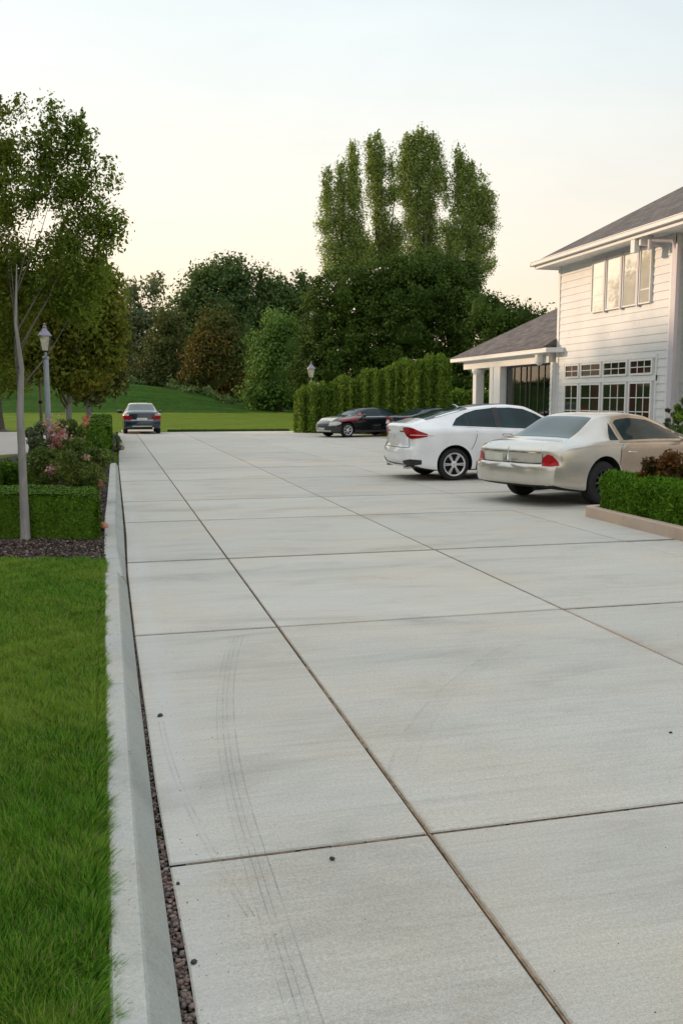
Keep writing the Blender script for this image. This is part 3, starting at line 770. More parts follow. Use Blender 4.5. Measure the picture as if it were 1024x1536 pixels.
def uv_slope(o, du, dv):
    """uv in metres along two directions, for roof courses"""
    me = o.data; uv = me.uv_layers.new(name='UVMap')
    for p in me.polygons:
        nrm = p.normal; h = Vector((-nrm.y, nrm.x, 0))
        h = h.normalized() if h.length > .01 else Vector((1, 0, 0)); s = nrm.cross(h)
        for li in p.loop_indices:
            co = me.vertices[me.loops[li].vertex_index].co
            uv.data[li].uv = (co.dot(h), co.dot(s))

def siding(mb, p0, p1, z0, z1, ex=.2, mi=0):
    """lapped boards from p0 to p1 (xy), facing the right-hand side of p0->p1"""
    p0 = Vector((p0[0], p0[1], 0)); p1 = Vector((p1[0], p1[1], 0)); t = (p1-p0).normalized(); n = Vector((t.y, -t.x, 0))
    z = z0; L = (p1-p0).length
    while z < z1-.01:
        zt = min(z+ex, z1); w = random.uniform(-.0025, .0025)
        cuts = [0.0]; q = random.uniform(.6, 3.6)
        while q < L-.3: cuts.append(q); q += 3.6
        cuts.append(L)
        for i in range(len(cuts)-1):
            s0 = p0 + t*(cuts[i] + (.002 if i else 0)); s1 = p0 + t*(cuts[i+1] - (.002 if i < len(cuts)-2 else 0)); jit = random.uniform(-.002, .002)
            a, b_ = s0+n*(.020+jit), s1+n*(.020+jit); c_, d_ = s1+n*.003, s0+n*.003
            mb.add([(a.x, a.y, z+w), (b_.x, b_.y, z+w), (c_.x, c_.y, zt), (d_.x, d_.y, zt), (s0.x, s0.y, z+w), (s1.x, s1.y, z+w)], [(0,1,2,3), (4,5,1,0)], mi)
        z = zt

def y_on(u, v, X):
    lo, hi = 5.0, 80.0
    for _ in range(50):
        m_ = (lo+hi)/2
        if at(u, v, m_).x < X: lo = m_
        else: hi = m_
    return at(u, v, lo)

HX = 12.9
house = empty('house', (HX, 19, 0)); tag(house, 'two storey white clapboard house with brown shingle roof and open porch', 'house')
def hb(mb, name, mats, parent=None, smooth=False):
    """build in house space"""
    ox = Vector((HX, 19, 0)); mb.v = [(p[0]-ox.x, p[1]-ox.y, p[2]) for p in mb.v]
    return mb.build(name, mats, parent or house, smooth)

YC = 24.78
mb = MB()
siding(mb, (HX, YC), (HX, 19.12), 0, 5.5)
siding(mb, (HX+.28, 19.12), (HX+.28, 8), 0, 5.5)
siding(mb, (24, YC), (HX, YC), 0, 5.5)
mb.add([(HX, 19.12, 0), (HX+.28, 19.12, 0), (HX+.28, 19.12, 5.5), (HX, 19.12, 5.5)], [(0,1,2,3)])
mb.add([(HX+.28, 8, 0), (24, 8, 0), (24, 8, 5.5), (HX+.28, 8, 5.5)], [(0,1,2,3)])
mb.add([(24, 8, 0), (24, YC, 0), (24, YC, 5.5), (24, 8, 5.5)], [(0,1,2,3)])
hb(mb, 'wall', MAT['siding'])
mb = MB()
mb.box(HX-.035, YC-.09, 0, HX+.02, YC+.035, 5.48)
hb(mb, 'corner_board', MAT['trim'])
mb = MB(); mb.box(HX-.034, 19.12, 0, HX+.03, 19.24, 5.48)
hb(mb, 'corner_board', MAT['trim'])
# main roof (hip) with fascia
def hip_roof(x0, x1, y0, y1, ze, pitch, th=.16):
    rise = (x1-x0)/2*pitch; xm = (x0+x1)/2
    vs = [(x0,y0,ze+th), (x1,y0,ze+th), (x1,y1,ze+th), (x0,y1,ze+th), (xm, y0+(xm-x0), ze+th+rise), (xm, y1-(xm-x0), ze+th+rise)]
    fs = [(0,1,4), (1,2,5,4), (2,3,5), (3,0,4,5)]
    return MB().add(vs, fs)
EX = 12.25
r_ = hip_roof(EX-.02, 24.8, 7.2, 25.14, 5.5, .58, .15)
rf = hb(r_, 'roof', MAT['shingle']); uv_slope(rf, 0, 0)
mb = MB()
mb.box(EX+.02, 7.25, 5.478, 24.76, 25.10, 5.50)
hb(mb, 'soffit', MAT['trim'], rf)
mb = MB()
mb.box(EX, 7.22, 5.44, EX+.03, 25.10, 5.64); mb.box(EX, 25.10, 5.44, 24.78, 25.13, 5.64)
hb(mb, 'fascia', MAT['trim'], rf)
# gutter: half-round-ish profile along the eave
mb = MB(); prof = [(0, 0), (0, -.02), (-.03, -.10), (-.075, -.125), (-.115, -.11), (-.12, -.03), (-.135, -.015), (-.135, 0)]
vs = [(EX+a, y_, 5.645+b_) for y_ in (7.2, 25.16) for a, b_ in prof]; m_ = len(prof)
mb.add(vs, [(j, j+1, m_+j+1, m_+j) for j in range(m_-1)] + [tuple(range(m_)), tuple(range(m_, 2*m_))[::-1]])
vs = [(x_, 25.13-a, 5.642+b_) for x_ in (EX-.13, 24.8) for a, b_ in prof]
mb.add(vs, [(j+1, j, m_+j, m_+j+1) for j in range(m_-1)] + [tuple(range(m_)), tuple(range(m_, 2*m_))[::-1]])
hb(mb, 'gutter', MAT['trim'])
# downspout with its elbow under the eave
mb = MB()
mb.box(HX-.10, 18.9, 0, HX-.01, 19.09, 5.2); 
mb.tube([(HX-.055, 19.0, 5.12), (HX-.12, 19.05, 5.3), (EX+.28, 19.5, 5.38)], [.06, .06, .06], 10)
mb.tube([(EX+.26, 19.55, 5.47), (EX+.26, 19.55, 5.16)], [.065, .065], 12)
hb(mb, 'downspout', MAT['mauve'])
mb = MB(); mb.box(EX+.02, 19.85, 5.13, EX+.16, 20.02, 5.474); mb.box(EX+.1, 19.72, 5.28, HX+.0, 19.80, 5.474)
hb(mb, 'eave_bracket', MAT['trim'])

def window(name, X, ya, yb, z0, z1, cols, rows, mat, fw=.045, mun=.022, barsz=None, fm='trim', off=.038, pmun=True):
    """window unit on a wall facing -X between ya > yb; frame > pane"""
    y0, y1 = min(ya, yb), max(ya, yb)
    mb = MB(); xo = X-off-.045; xi = X-off+.03
    for (a, b_, c_, d_) in ((y0, z0, y1, z0+fw), (y0, z1-fw, y1, z1), (y0, z0+fw, y0+fw, z1-fw), (y1-fw, z0+fw, y1, z1-fw)):
        mb.box(xo, a, b_, xi, c_, d_)
    for k in range(1, cols):
        yk = y0+fw + (y1-y0-2*fw)*k/cols; mb.box(xo+.012, yk-mun/2, z0+fw, xo+.03, yk+mun/2, z1-fw)
    zs = barsz if barsz is not None else [z0+fw+(z1-z0-2*fw)*k/rows for k in range(1, rows)]
    for zk in zs: mb.box(xo+.0145, y0+fw, zk-mun/2, xo+.0325, y1-fw, zk+mun/2)
    f = hb(mb, name, MAT[fm])
    mb = MB(); mb.box(xo+.024, y0+fw-.004, z0+fw-.004, xo+.036, y1-fw+.004, z1-fw+.004)
    hb(mb, 'pane', mat, f)
    return f
# lower row: four bays, each a transom over a tall sash
bay = [(849, 870, 2), (872.5, 903, 2), (906, 942, 3), (945.5, 980, 3)]
for ua, ub, nc in bay:
    ya = y_on(ua, 580, HX).y; yb = y_on(ub, 580, HX).y
    window('transom', HX, ya, yb, 2.22, 2.62, nc, 2, MAT['dkglass'], .05)
    window('window', HX, ya, yb, .55, 2.06, nc, 4, MAT['dkglass'], .05)
mb = MB(); y0_, y1_ = y_on(982, 580, HX).y-.07, y_on(847, 580, HX).y+.07
mb.box(HX-.045, y0_, 2.63, HX+.01, y1_, 2.72); mb.box(HX-.055, y0_, 2.07, HX+.01, y1_, 2.21); mb.box(HX-.06, y0_-.03, .45, HX+.01, y1_+.03, .54)
mb.box(HX-.043, y0_, .541, HX+.01, y0_+.05, 2.629); mb.box(HX-.043, y1_-.05, .541, HX+.01, y1_, 2.629)
hb(mb, 'window_trim', MAT['trim'])
# upper row: four tall lights, pale sky reflection put into the pane colour
up_ = [(890, 909, [4.42, 4.25, 4.9], .02), (911.5, 933, [], .0), (936.5, 958, [], .0), (961.5, 978.5, [4.33, 4.31], .02)]
for ua, ub, bars, _ in up_:
    ya = y_on(ua, 430, HX).y; yb = y_on(ub, 430, HX).y
    window('upper_window', HX, ya, yb, 3.97, 5.33, 1, 1, MAT['sky_pane'], .03, .014, bars, 'trim')
mb = MB()
for u_ in (910.2, 934.7, 959.8):
    yk = y_on(u_, 430, HX).y; mb.box(HX-.10, yk-.035, 3.93, HX-.0, yk+.035, 5.36)
mb.box(HX-.06, y_on(980, 430, HX).y, 5.335, HX, y_on(888.5, 430, HX).y, 5.40)
hb(mb, 'mullion', MAT['mauve'])

# porch wing
PX_, PY0, PY1, PZ = 12.4, 24.9, 32.34, 3.0
mb = MB(); t = 5.2; p_ = .58
xm = PX_+t
vs = [(PX_-.03, YC+.03, PZ+.135), (xm, YC+.03, PZ+.135+t*p_), (xm, PY1-t, PZ+.135+t*p_), (PX_-.03, PY1+.03, PZ+.135), (PX_+2*t, PY1+.03, PZ+.135), (PX_+2*t, YC+.03, PZ+.135), (PX_+.5, YC+.03, PZ+.135+.5*p_)]
mb.add(vs, [(0, 6, 1, 2, 3), (3, 2, 4), (2, 1, 5, 4)])
mb.add([(PX_-.03, YC+.028, PZ+.133), (HX-.04, YC+.028, PZ+.133), (HX-.04, YC+.028, PZ+.133+.5*p_)], [(0, 1, 2)])
pr = hb(mb, 'porch_roof', MAT['shingle']); uv_slope(pr, 0, 0)
mb = MB()
n_ = 6
pts = [(PX_, PY0-.35), (PX_, PY1), (PX_+9.8, PY1), (PX_+9.8, YC+.05), (HX-.025, YC+.05), (HX-.03, YC-.45), (PX_+.3, PY0-.52)]
vs = [(x_, y_, PZ) for x_, y_ in pts] + [(x_, y_, PZ+.13) for x_, y_ in pts]; k_ = len(pts)
mb.add(vs, [tuple(range(k_)), tuple(range(k_, 2*k_))[::-1]] + [(i, (i+1) % k_, (i+1) % k_+k_, i+k_) for i in range(k_)])
# curved corbel under the near corner
hb(mb, 'porch_eave', MAT['trim'])
mb = MB()
mb.lathe([(.02, PZ-.36), (.07, PZ-.34), (.12, PZ-.26), (.14, PZ-.14), (.13, PZ-.04), (.22, PZ-.003)], 20, mat=Matrix.Translation((12.62, YC+.62, 0)))
hb(mb, 'corbel', MAT['trim'], smooth=True)
mb = MB(); mb.box(12.72, PY0+.1, 2.72, 12.98, PY1-.55, 2.998); mb.box(12.98, PY1-.8, 2.73, 22, PY1-.56, 2.997)
hb(mb, 'porch_beam', MAT['trim'])
def column(yc, w=.3, cap=True):
    mb = MB(); x0 = 12.85
    mb.box(x0-w/2, yc-w/2, .12, x0+w/2, yc+w/2, 2.55); mb.box(x0-w/2-.04, yc-w/2-.04, 0, x0+w/2+.04, yc+w/2+.04, .12)
    if cap: mb.lathe([(w*.55, 2.5), (w*.72, 2.56), (w*.82, 2.64), (w*.80, 2.70), (w*.6, 2.715)], 20, mat=Matrix.Translation((x0, yc, 0)))
    hb(mb, 'porch_column', MAT['trim'])
column(y_on(711, 580, 12.7).y); 
mb = MB(); ya = y_on(733, 580, 12.7).y; yb = y_on(749, 580, 12.72).y
mb.box(12.72, yb, 0, 12.99, ya, 2.715); mb.box(12.70, ya-.3, 0, 13.0, ya-.02, 2.714)
hb(mb, 'porch_pier', MAT['trim'])
# clapboard pier beside the house corner
mb = MB(); siding(mb, (12.74, y_on(822.5, 580, 12.7).y), (12.74, YC-.02), 0, 2.72, .16)
ya = y_on(822.5, 580, 12.7).y
mb.box(12.75, YC+.0, 0, 12.98, ya-.004, 2.716)
hb(mb, 'clapboard_pier', MAT['siding'])
# porch room: dim walls, curtains and a glazed screen of narrow lights
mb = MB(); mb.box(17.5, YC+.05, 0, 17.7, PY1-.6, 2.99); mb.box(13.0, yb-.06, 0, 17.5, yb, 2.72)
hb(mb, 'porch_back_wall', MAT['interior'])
sy0, sy1 = ya, yb-.08
mb = MB(); mb.box(12.955, sy0, .1, 12.965, sy1, 2.70); scr = hb(mb, 'glazed_screen', MAT['porchglass'])
mb = MB()
ks = [0, .10, .22, .34, .50, .58, .70, .84, 1.0]
for q in ks:
    yq = sy0 + (sy1-sy0)*q; mb.box(12.93, yq-.013, .1, 12.95, yq+.013, 2.70)
mb.box(12.925, sy0, 2.66, 12.952, sy1, 2.72)
hb(mb, 'screen_bar', plain('dark_screen_bar', (.07,.065,.06), .6), scr)
def drape(y0, y1, x):
    n = 60; vs = []
    for i in range(n+1):
        yy_ = y0+(y1-y0)*i/n; xx_ = x+.05*math.sin(i*1.1)+.02*math.sin(i*2.7)
        vs += [(xx_, yy_, .15), (xx_, yy_, 2.68)]
    return MB().add(vs, [(2*i, 2*i+2, 2*i+3, 2*i+1) for i in range(n)])
hb(drape(sy0+.05, sy0+(sy1-sy0)*.42, 13.25), 'curtain', MAT['curtain'])
# ------------------------------------------------------------------ cars
def paint(name, c, metal=.35, rough=.28, flake=.06):
    m, nt, b = new_mat(name)
    f = noise(nt, 3, 3, .6, mapping(nt))
    nt.links.new(ramp(nt, f, [(.3, [x*(1-flake) for x in c]), (.7, [min(1, x*(1+flake)) for x in c])]), b.inputs['Base Color'])
    b.inputs['Metallic'].default_value = metal; b.inputs['Roughness'].default_value = rough
    b.inputs['Coat Weight'].default_value = 1.0; b.inputs['Coat Roughness'].default_value = .03
    # road dust low on the body
    return m
MAT['p_white'] = paint('pearl_white_paint', (.90,.90,.91), .0, .25)
MAT['p_champ'] = paint('champagne_paint', (.63,.595,.53), .55, .24)
MAT['p_bronze_reflect'] = paint('bronze_trim_and_reflection', (.47,.375,.285), .55, .28)  # door reflection put into a paint colour; also the real brown window trim
MAT['p_black'] = paint('black_paint', (.012,.012,.014), .2, .25)
MAT['p_navy'] = paint('navy_paint', (.02,.035,.055), .4, .25)
MAT['p_cream'] = paint('cream_paint_and_reflection', (.70,.62,.48), .1, .3)
MAT['p_red'] = paint('dark_red_paint', (.26,.02,.02), .2, .3)
def glassy(name, c, rough=.03):
    m, nt, b = new_mat(name); b.inputs['Base Color'].default_value = (*c, 1); b.inputs['Roughness'].default_value = rough
    nt.links.new(ramp(nt, noise(nt, 1.5, 2, .5, mapping(nt)), [(.4, c), (.65, [x*1.6 for x in c])]), b.inputs['Base Color'])
    b.inputs['Specular IOR Level'].default_value = .22
    return m
MAT['carglass'] = glassy('dark_car_glass', (.018,.034,.038))
MAT['cargreen'] = glassy('tinted_rear_glass', (.035,.065,.066)); MAT['cargreen'].node_tree.nodes['Principled BSDF'].inputs['Coat Weight'].default_value = .6
MAT['tail'] = glassy('red_lamp_lens', (.27,.006,.008), .2)
MAT['tailpale'] = glassy('pale_lamp_lens', (.60,.40,.38), .15)
MAT['lampclear'] = glassy('clear_lamp_lens', (.55,.53,.48), .08)
MAT['seam'] = plain('panel_gap', (.02,.02,.02), .8)
MAT['plate_or_glint'] = plain('number_plate_or_glint', (.72,.70,.62), .4)
MAT['brownint'] = plain('dark_brown_seat', (.08,.05,.035), .8)

def gsm(x, y, sig, xs):
    """piecewise linear profile, softened"""
    fine = np.arange(xs.min()-.6, xs.max()+.6, .01); v = np.interp(fine, x, y)
    k = np.exp(-.5*(np.arange(-int(4*sig/.01)-1, int(4*sig/.01)+2)*.01/sig)**2); k /= k.sum()
    p = len(k)//2; v = np.convolve(np.pad(v, p, mode='edge'), k, mode='valid')
    return np.interp(xs, fine, v)

def chaikin(P, it=2):
    for _ in range(it):
        Q = [P[0]]
        for i in range(len(P)-1):
            a, b = P[i], P[i+1]
            Q += [a*.75+b*.25, a*.25+b*.75]
        Q.append(P[-1]); P = np.array(Q)
    return P

class Car:
    def __init__(s, name, label, sp, paintm, loc, rz):
        s.sp = sp; s.root = empty(name, loc, rz); tag(s.root, label, sp.get('cat', 'car'), sp.get('group')); s.pm = paintm
        X0, X1 = sp['x0'], sp['x1']; W = sp['w']
        d = np.concatenate([X0 + np.array([0, .006, .018, .035, .06, .1]), np.linspace(X0+.15, X1-.15, 104), X1 - np.array([.1, .06, .035, .018, .006, 0])])
        zt = gsm(*zip(*sp['top']), sp.get('sig', .06), d); zb = gsm(*zip(*sp['belt']), .08, d)
        wt = gsm(*zip(*sp['wt']), .09, d); wm = gsm(*zip(*sp['wm']), .12, d)*W
        zf = gsm(*zip(*sp['floor']), .05, d)
        s.X0, s.X1 = X0, X1; s.T = lambda x: float(np.interp(x, d, zt))
        rings = []
        for i, x in enumerate(d):
            T, B, w, u, f = zt[i], min(zb[i], zt[i]-.015), wm[i], wt[i]*W, zf[i]
            g = T-B; k = min(.075, .45*g)
            u = min(u, w*.95)
            wb = w*sp.get('shoulder', .95)
            ctl = [(0, f), (w*.7, f), (w*.93, f+.01), (w*.975, f+.07), (w*.985, f+(B-f)*.28), (w, f+(B-f)*.58), (w*.995, B-.10), (w*.985, B-.045), (wb, B-.003),
                   (wb*.985, B+.004+g*.03), (wb*.975*(1-.15)+u*.15, B+g*.15), ((wb*.4+u*.6), B+(g-k)*.62), (u*1.0, T-k), (u*.93, T-k*.35), (u*.62, T-k*.05), (0, T)]
            # shrink near the ends to round the edges
            dist = min(x-X0, X1-x); r = .06
            if dist < r:
                q = r*(1-math.sqrt(max(0, 1-(1-dist/r)**2)))
                zc = .6
                ctl = [(y*(1-q/W), z - math.copysign(min(abs(z-zc), q), z-zc)) for y, z in ctl]
            P = chaikin(np.array(ctl), 2)
            full = np.vstack([P, P[-2:0:-1]*np.array([-1, 1])])
            rings.append(full)
        m = len(rings[0])
        def warp(x, y, z):
            a = 1-min(1, max(0, (x-X0)/.55)); b_ = 1-min(1, max(0, (X1-x)/.6))
            sh = 0.0
            if a > 0: sh += a*a*(np.interp(z, *zip(*sp['rear'])) + sp.get('rplan', .16)*(abs(y)/W)**3)
            if b_ > 0: sh -= b_*b_*(np.interp(z, *zip(*sp['front'])) + sp.get('fplan', .3)*(abs(y)/W)**2.6)
            return x+sh
        vs = []; fs = []
        def addring(x, ring):
            vs.extend([(warp(x, y, z), y, z) for y, z in ring])
        cap = [0, .2, .4, .6, .8, .92]
        zc0 = rings[0][:, 1].mean(); zc1 = rings[-1][:, 1].mean()
        seq = [(X0, np.stack([rings[0][:, 0]*k, (zc0+(rings[0][:, 1]-zc0)*k)], 1)) for k in cap[1:]]
        seq += [(d[i], rings[i]) for i in range(len(d))]
        seq += [(X1, np.stack([rings[-1][:, 0]*k, (zc1+(rings[-1][:, 1]-zc1)*k)], 1)) for k in cap[:0:-1]]
        for x, r_ in seq: addring(x, r_)
        n = len(seq)
        for i in range(n-1):
            for j in range(m):
                j2 = (j+1) % m; fs.append((i*m+j, (i+1)*m+j, (i+1)*m+j2, i*m+j2))
        vs.append((warp(X0, 0, zc0), 0, zc0)); c0 = len(vs)-1; vs.append((warp(X1, 0, zc1), 0, zc1)); c1 = len(vs)-1
        for j in range(m):
            j2 = (j+1) % m; fs.append((c0, j, j2)); fs.append((c1, (n-1)*m+j2, (n-1)*m+j))
        me = bpy.data.meshes.new('body'); me.from_pydata([tuple(v) for v in vs], [], fs)
        import bmesh
        bm = bmesh.new(); bm.from_mesh(me); bmesh.ops.recalc_face_normals(bm, faces=bm.faces); bm.to_mesh(me); bm.free()
        me.polygons.foreach_set('use_smooth', [True]*len(me.polygons))
        s.bvh = BVHTree.FromPolygons([v.co.copy() for v in me.vertices], [tuple(p.vertices) for p in me.polygons])
        me.materials.append(paintm); me.materials.append(MAT['under'])
        ob = bpy.data.objects.new('body', me); col.objects.link(ob)
        # wheel arches
        cut = MB()
        for xw in (0, sp['wb']):
            mat = Matrix.Translation((xw, 0, sp['rw']+.015)) @ Matrix.Rotation(R(90), 4, 'X')
            for sd in (-1, 1):
                y0 = sd*(W+.3); y1 = sd*(W-.30)
                cut.lathe([(sp['ra'], -max(y0, y1)), (sp['ra'], -min(y0, y1))], 40, 1, mat)
        cme = cut.mesh('cut'); 
        bm = bmesh.new(); bm.from_mesh(cme); bmesh.ops.recalc_face_normals(bm, faces=bm.faces); bm.to_mesh(cme); bm.free()
        cme.materials.append(paintm); cme.materials.append(MAT['under'])
        co = bpy.data.objects.new('cut', cme); col.objects.link(co)
        md = ob.modifiers.new('b', 'BOOLEAN'); md.operation = 'DIFFERENCE'; md.object = co; md.solver = 'EXACT'
        bpy.context.view_layer.update()
        dg = bpy.context.evaluated_depsgraph_get()
        nm = bpy.data.meshes.new_from_object(ob.evaluated_get(dg))
        bpy.data.objects.remove(ob); bpy.data.objects.remove(co)
        nm.name = 'body'
        # underside dark
        for p in nm.polygons:
            if p.normal.z < -.75 and p.center.z < .35: p.material_index = 1
        try: nm.set_sharp_from_angle(angle=R(42))
        except Exception: pass
        s.body = bpy.data.objects.new('body', nm); col.objects.link(s.body); s.body.parent = s.root

    def hit(s, o, d):
        h = s.bvh.ray_cast(Vector(o), Vector(d).normalized())
        if h[0] is None: h = s.bvh.find_nearest(Vector(o) + Vector(d).normalized()*3)
        n = h[1]
        if n.dot(Vector(d)) > 0: n = -n
        return h[0], n

    def patch(s, name, mat, grid, off=.004, label=None, parent=None, both=False, n_in=.012):
        """grid: rows of (origin, direction); gives a thin solid panel lying on the body"""
        nr, nc = len(grid), len(grid[0]); top = []; bot = []
        for row in grid:
            for o, d in row:
                p, n = s.hit(o, d); top.append(p + n*off); bot.append(p - n*n_in)
        vs = top + bot; K = nr*nc; fs = []
        for i in range(nr-1):
            for j in range(nc-1):
                a = i*nc+j; fs.append((a, a+1, a+nc+1, a+nc))
        bd = [j for j in range(nc)] + [i*nc+nc-1 for i in range(1, nr)] + [(nr-1)*nc+j for j in range(nc-2, -1, -1)] + [i*nc for i in range(nr-2, 0, -1)]
        for i in range(len(bd)):
            a, b_ = bd[i], bd[(i+1) % len(bd)]; fs.append((a, b_, b_+K, a+K))
        me = bpy.data.meshes.new(name); me.from_pydata([tuple(v) for v in vs], [], fs)
        me.polygons.foreach_set('use_smooth', [True]*len(fs))
        import bmesh
        bm = bmesh.new(); bm.from_mesh(me); bmesh.ops.recalc_face_normals(bm, faces=bm.faces); bm.to_mesh(me); bm.free()
        try: me.set_sharp_from_angle(angle=R(40))
        except Exception: pass
        o = link(name, me, mat, parent or s.root)
        if label: o['label'] = label
        return o

    def side(s, name, mat, keys, sd, nx=44, nz=12, marg=.07, **kw):
        """keys: (x, z_low, z_high) along the side; sd -1 = right-hand side"""
        kx = [k[0] for k in keys]; g = []
        xs_ = sorted(set(list(np.linspace(kx[0], kx[-1], nx)) + kx))
        for i in range(nz+1):
            row = []
            for x in xs_:
                a = np.interp(x, kx, [k[1] for k in keys]); b_ = max(a+.004, min(s.T(x)-marg, np.interp(x, kx, [k[2] for k in keys])))
                row.append(((x, sd*3, a+(b_-a)*i/nz), (0, -sd, 0)))
            g.append(row)
        return s.patch(name, mat, g, **kw)

    def top(s, name, mat, keys, nx=16, ny=14, **kw):
        """keys: (x, halfwidth) seen from above"""
        kx = [k[0] for k in keys]; g = []
        xs_ = sorted(set(list(np.linspace(kx[0], kx[-1], nx)) + kx))
        for x in xs_:
            w = np.interp(x, kx, [k[1] for k in keys]); g.append([((x, -w+2*w*j/ny, 3), (0, 0, -1)) for j in range(ny+1)])
        return s.patch(name, mat, g, **kw)

    def end(s, name, mat, y0, y1, z0, z1, sgn=-1, ny=12, nz=4, zf=None, **kw):
        g = []
        for i in range(nz+1):
            row = []
            for j in range(ny+1):
                y = y0+(y1-y0)*j/ny; t = i/nz
                a, b_ = (zf(y) if zf else (z0, z1)); row.append(((sgn*8, y, a+(b_-a)*t), (-sgn, 0, 0)))
            g.append(row)
        return s.patch(name, mat, g, **kw)

    def corner(s, name, mat, keys, sd, sgn=-1, cx=None, n=14, nz=5, rad=.55, **kw):
        """wrap-round piece: keys (angle from straight back in degrees, z_low, z_high)"""
        cx = cx if cx is not None else (s.X0+rad if sgn < 0 else s.X1-rad)
        ka = [k[0] for k in keys]; g = []
        for i in range(nz+1):
            row = []
            for j in range(n+1):
                a = ka[0]+(ka[-1]-ka[0])*j/n; lo = np.interp(a, ka, [k[1] for k in keys]); hi = np.interp(a, ka, [k[2] for k in keys])
                d = Vector((sgn*math.cos(R(a)), sd*math.sin(R(a)), 0)); c = Vector((cx, sd*(s.sp['w']-rad), lo+(hi-lo)*i/nz))
                row.append((c + d*4, -d))
            g.append(row)
        return s.patch(name, mat, g, **kw)

    def seam(s, name, pts, proj, w=.011, mat=None, off=.0015):
        """narrow strip along a projected polyline; proj 'r','l' sides, 't' top, 'b' back"""
        P = []
        for i in range(len(pts)-1):
            a, b_ = Vector((*pts[i], 0)), Vector((*pts[i+1], 0)); k = max(1, int((b_-a).length/.06))
            for j in range(k): P.append(a.lerp(b_, j/k))
        P.append(Vector((*pts[-1], 0))); A = []; B = []
        for i, p in enumerate(P):
            t = (P[min(i+1, len(P)-1)]-P[max(i-1, 0)]).normalized(); q = Vector((-t.y, t.x, 0))*w/2
            A.append(p-q); B.append(p+q)
        def ray(p):
            if proj == 'r': return ((p.x, -3, p.y), (0, 1, 0))
            if proj == 'l': return ((p.x, 3, p.y), (0, -1, 0))
            if proj == 't': return ((p.x, p.y, 3), (0, 0, -1))
            if proj == 'b': return ((-8, p.x, p.y), (1, 0, 0))
            return ((8, p.x, p.y), (-1, 0, 0))
        return s.patch(name, mat or MAT['seam'], [[ray(p) for p in A], [ray(p) for p in B]], off=off, n_in=.004)

    def wheels(s, spokes=10, rimm='alloy', split=False):
        sp = s.sp; rw = sp['rw']; rr = rw*sp.get('rim', .66); tw = .205
        first = None
        for xw in (0, sp['wb']):
            for sd in (-1, 1):
                loc = (xw, sd*(sp['w']-.03-tw/2), rw)
                if first is None:
                    e = empty('wheel', loc); e.parent = s.root; first = e
                    rot = Matrix.Rotation(R(90), 4, 'X')   # lathe axis -> y; outer face toward -y
                    t = MB(); h = tw/2
                    t.lathe([(rr-.004, -h*.82), (rr+.01, -h*.95), (rw-.035, -h), (rw-.012, -h*.86), (rw, -h*.6), (rw, h*.6), (rw-.012, h*.86), (rw-.035, h), (rr+.01, h*.95), (rr-.004, h*.82)], 48, mat=rot, cap=False)
                    link('tyre', t.mesh('tyre', True), MAT['black_rubber'], e)
                    r_ = MB()
                    # barrel open to the outside (+z of lathe = -y)
                    prof = [(rr-.04, h*.2), (rr-.03, h*.55), (rr-.02, h*.8)]
                    r_.lathe(prof[::-1] + [(rr-.045, h*.1), (.05, h*.05), (.001, h*.04)], 48, 1, rot, cap=False)
                    r_.lathe([(rr+.009, h*.90), (rr+.006, h*1.0), (rr-.010, h*1.0), (rr-.022, h*.86), (rr-.022, h*.78)], 48, 0, rot, cap=False)
                    for k in range(spokes):
                        a = 2*math.pi*k/spokes; offs = (-.09, .09) if split else (0,)
                        for oa in offs:
                            a0 = a + oa*1.6; a1 = a + oa
                            w0, w1 = (.012, .013) if split else (.017, .021)
                            u0 = Vector((math.cos(a0), math.sin(a0), 0)); u1 = Vector((math.cos(a1), math.sin(a1), 0)); q0 = Vector((-u0.y, u0.x, 0)); q1 = Vector((-u1.y, u1.x, 0))
                            zz = (h*.72, h*.93, h*.90)
                            vs = []
                            for (u_, q_, rad, w_, zb_, zt_) in ((u0, q0, .045, w0, h*.5, h*.80), (u1, q1, rr-.012, w1, h*.6, h*.93)):
                                for sx in (-1, 1):
                                    vs += [u_*rad + q_*w_*sx + Vector((0, 0, zb_)), u_*rad + q_*w_*sx*.75 + Vector((0, 0, zt_))]
                            vs = [rot @ v for v in vs]
                            r_.add(vs, [(0, 1, 5, 4), (2, 6, 7, 3), (1, 3, 7, 5), (0, 4, 6, 2), (4, 5, 7, 6), (0, 2, 3, 1)], 0)
                    r_.lathe([(.062, h*.4), (.062, h*.80), (.05, h*.87), (.03, h*.90), (.001, h*.88)], 24, 0, rot, cap=False)
                    link('rim', r_.mesh('rim', True), [MAT[rimm], MAT['under']], e)
                    e.rotation_euler = (0, 0, 0 if sd < 0 else math.pi)
                else:
                    e = first.copy(); col.objects.link(e); e.location = loc; e.rotation_euler = (0, 0, 0 if sd < 0 else math.pi)
                    for ch in list(first.children):
                        c = ch.copy(); col.objects.link(c); c.parent = e

    def mirror(s, x, z, sd, mat, size=1.0):
        w = s.sp['w']; mb = MB()
        M_ = Matrix.Translation((x, sd*(w+.10), z)) @ Matrix.Diagonal((.55*size, 1.0*size, .72*size, 1))
        prof = [(.001, -.1), (.06, -.095), (.095, -.06), (.105, 0), (.095, .055), (.05, .09), (.001, .1)]
        mb.lathe(prof, 16, mat=M_)
        mb.tube([(x+.02, sd*(w-.12), z-.04), (x+.01, sd*(w+.05), z-.03)], [.03, .022], 8)
        return mb.build('mirror', mat, s.root, True)

    def handle(s, x, z, sd, mat):
        p, n = s.hit((x, sd*3, z), (0, -sd, 0)); mb = MB()
        y = p.y+sd*.016
        mb.tube([(x-.09, y-sd*.012, z), (x-.07, y+sd*.012, z), (x+.07, y+sd*.012, z-.004), (x+.09, y-sd*.012, z-.004)], [.012, .014, .014, .012], 8)
        return mb.build('door_handle', mat, s.root, True)

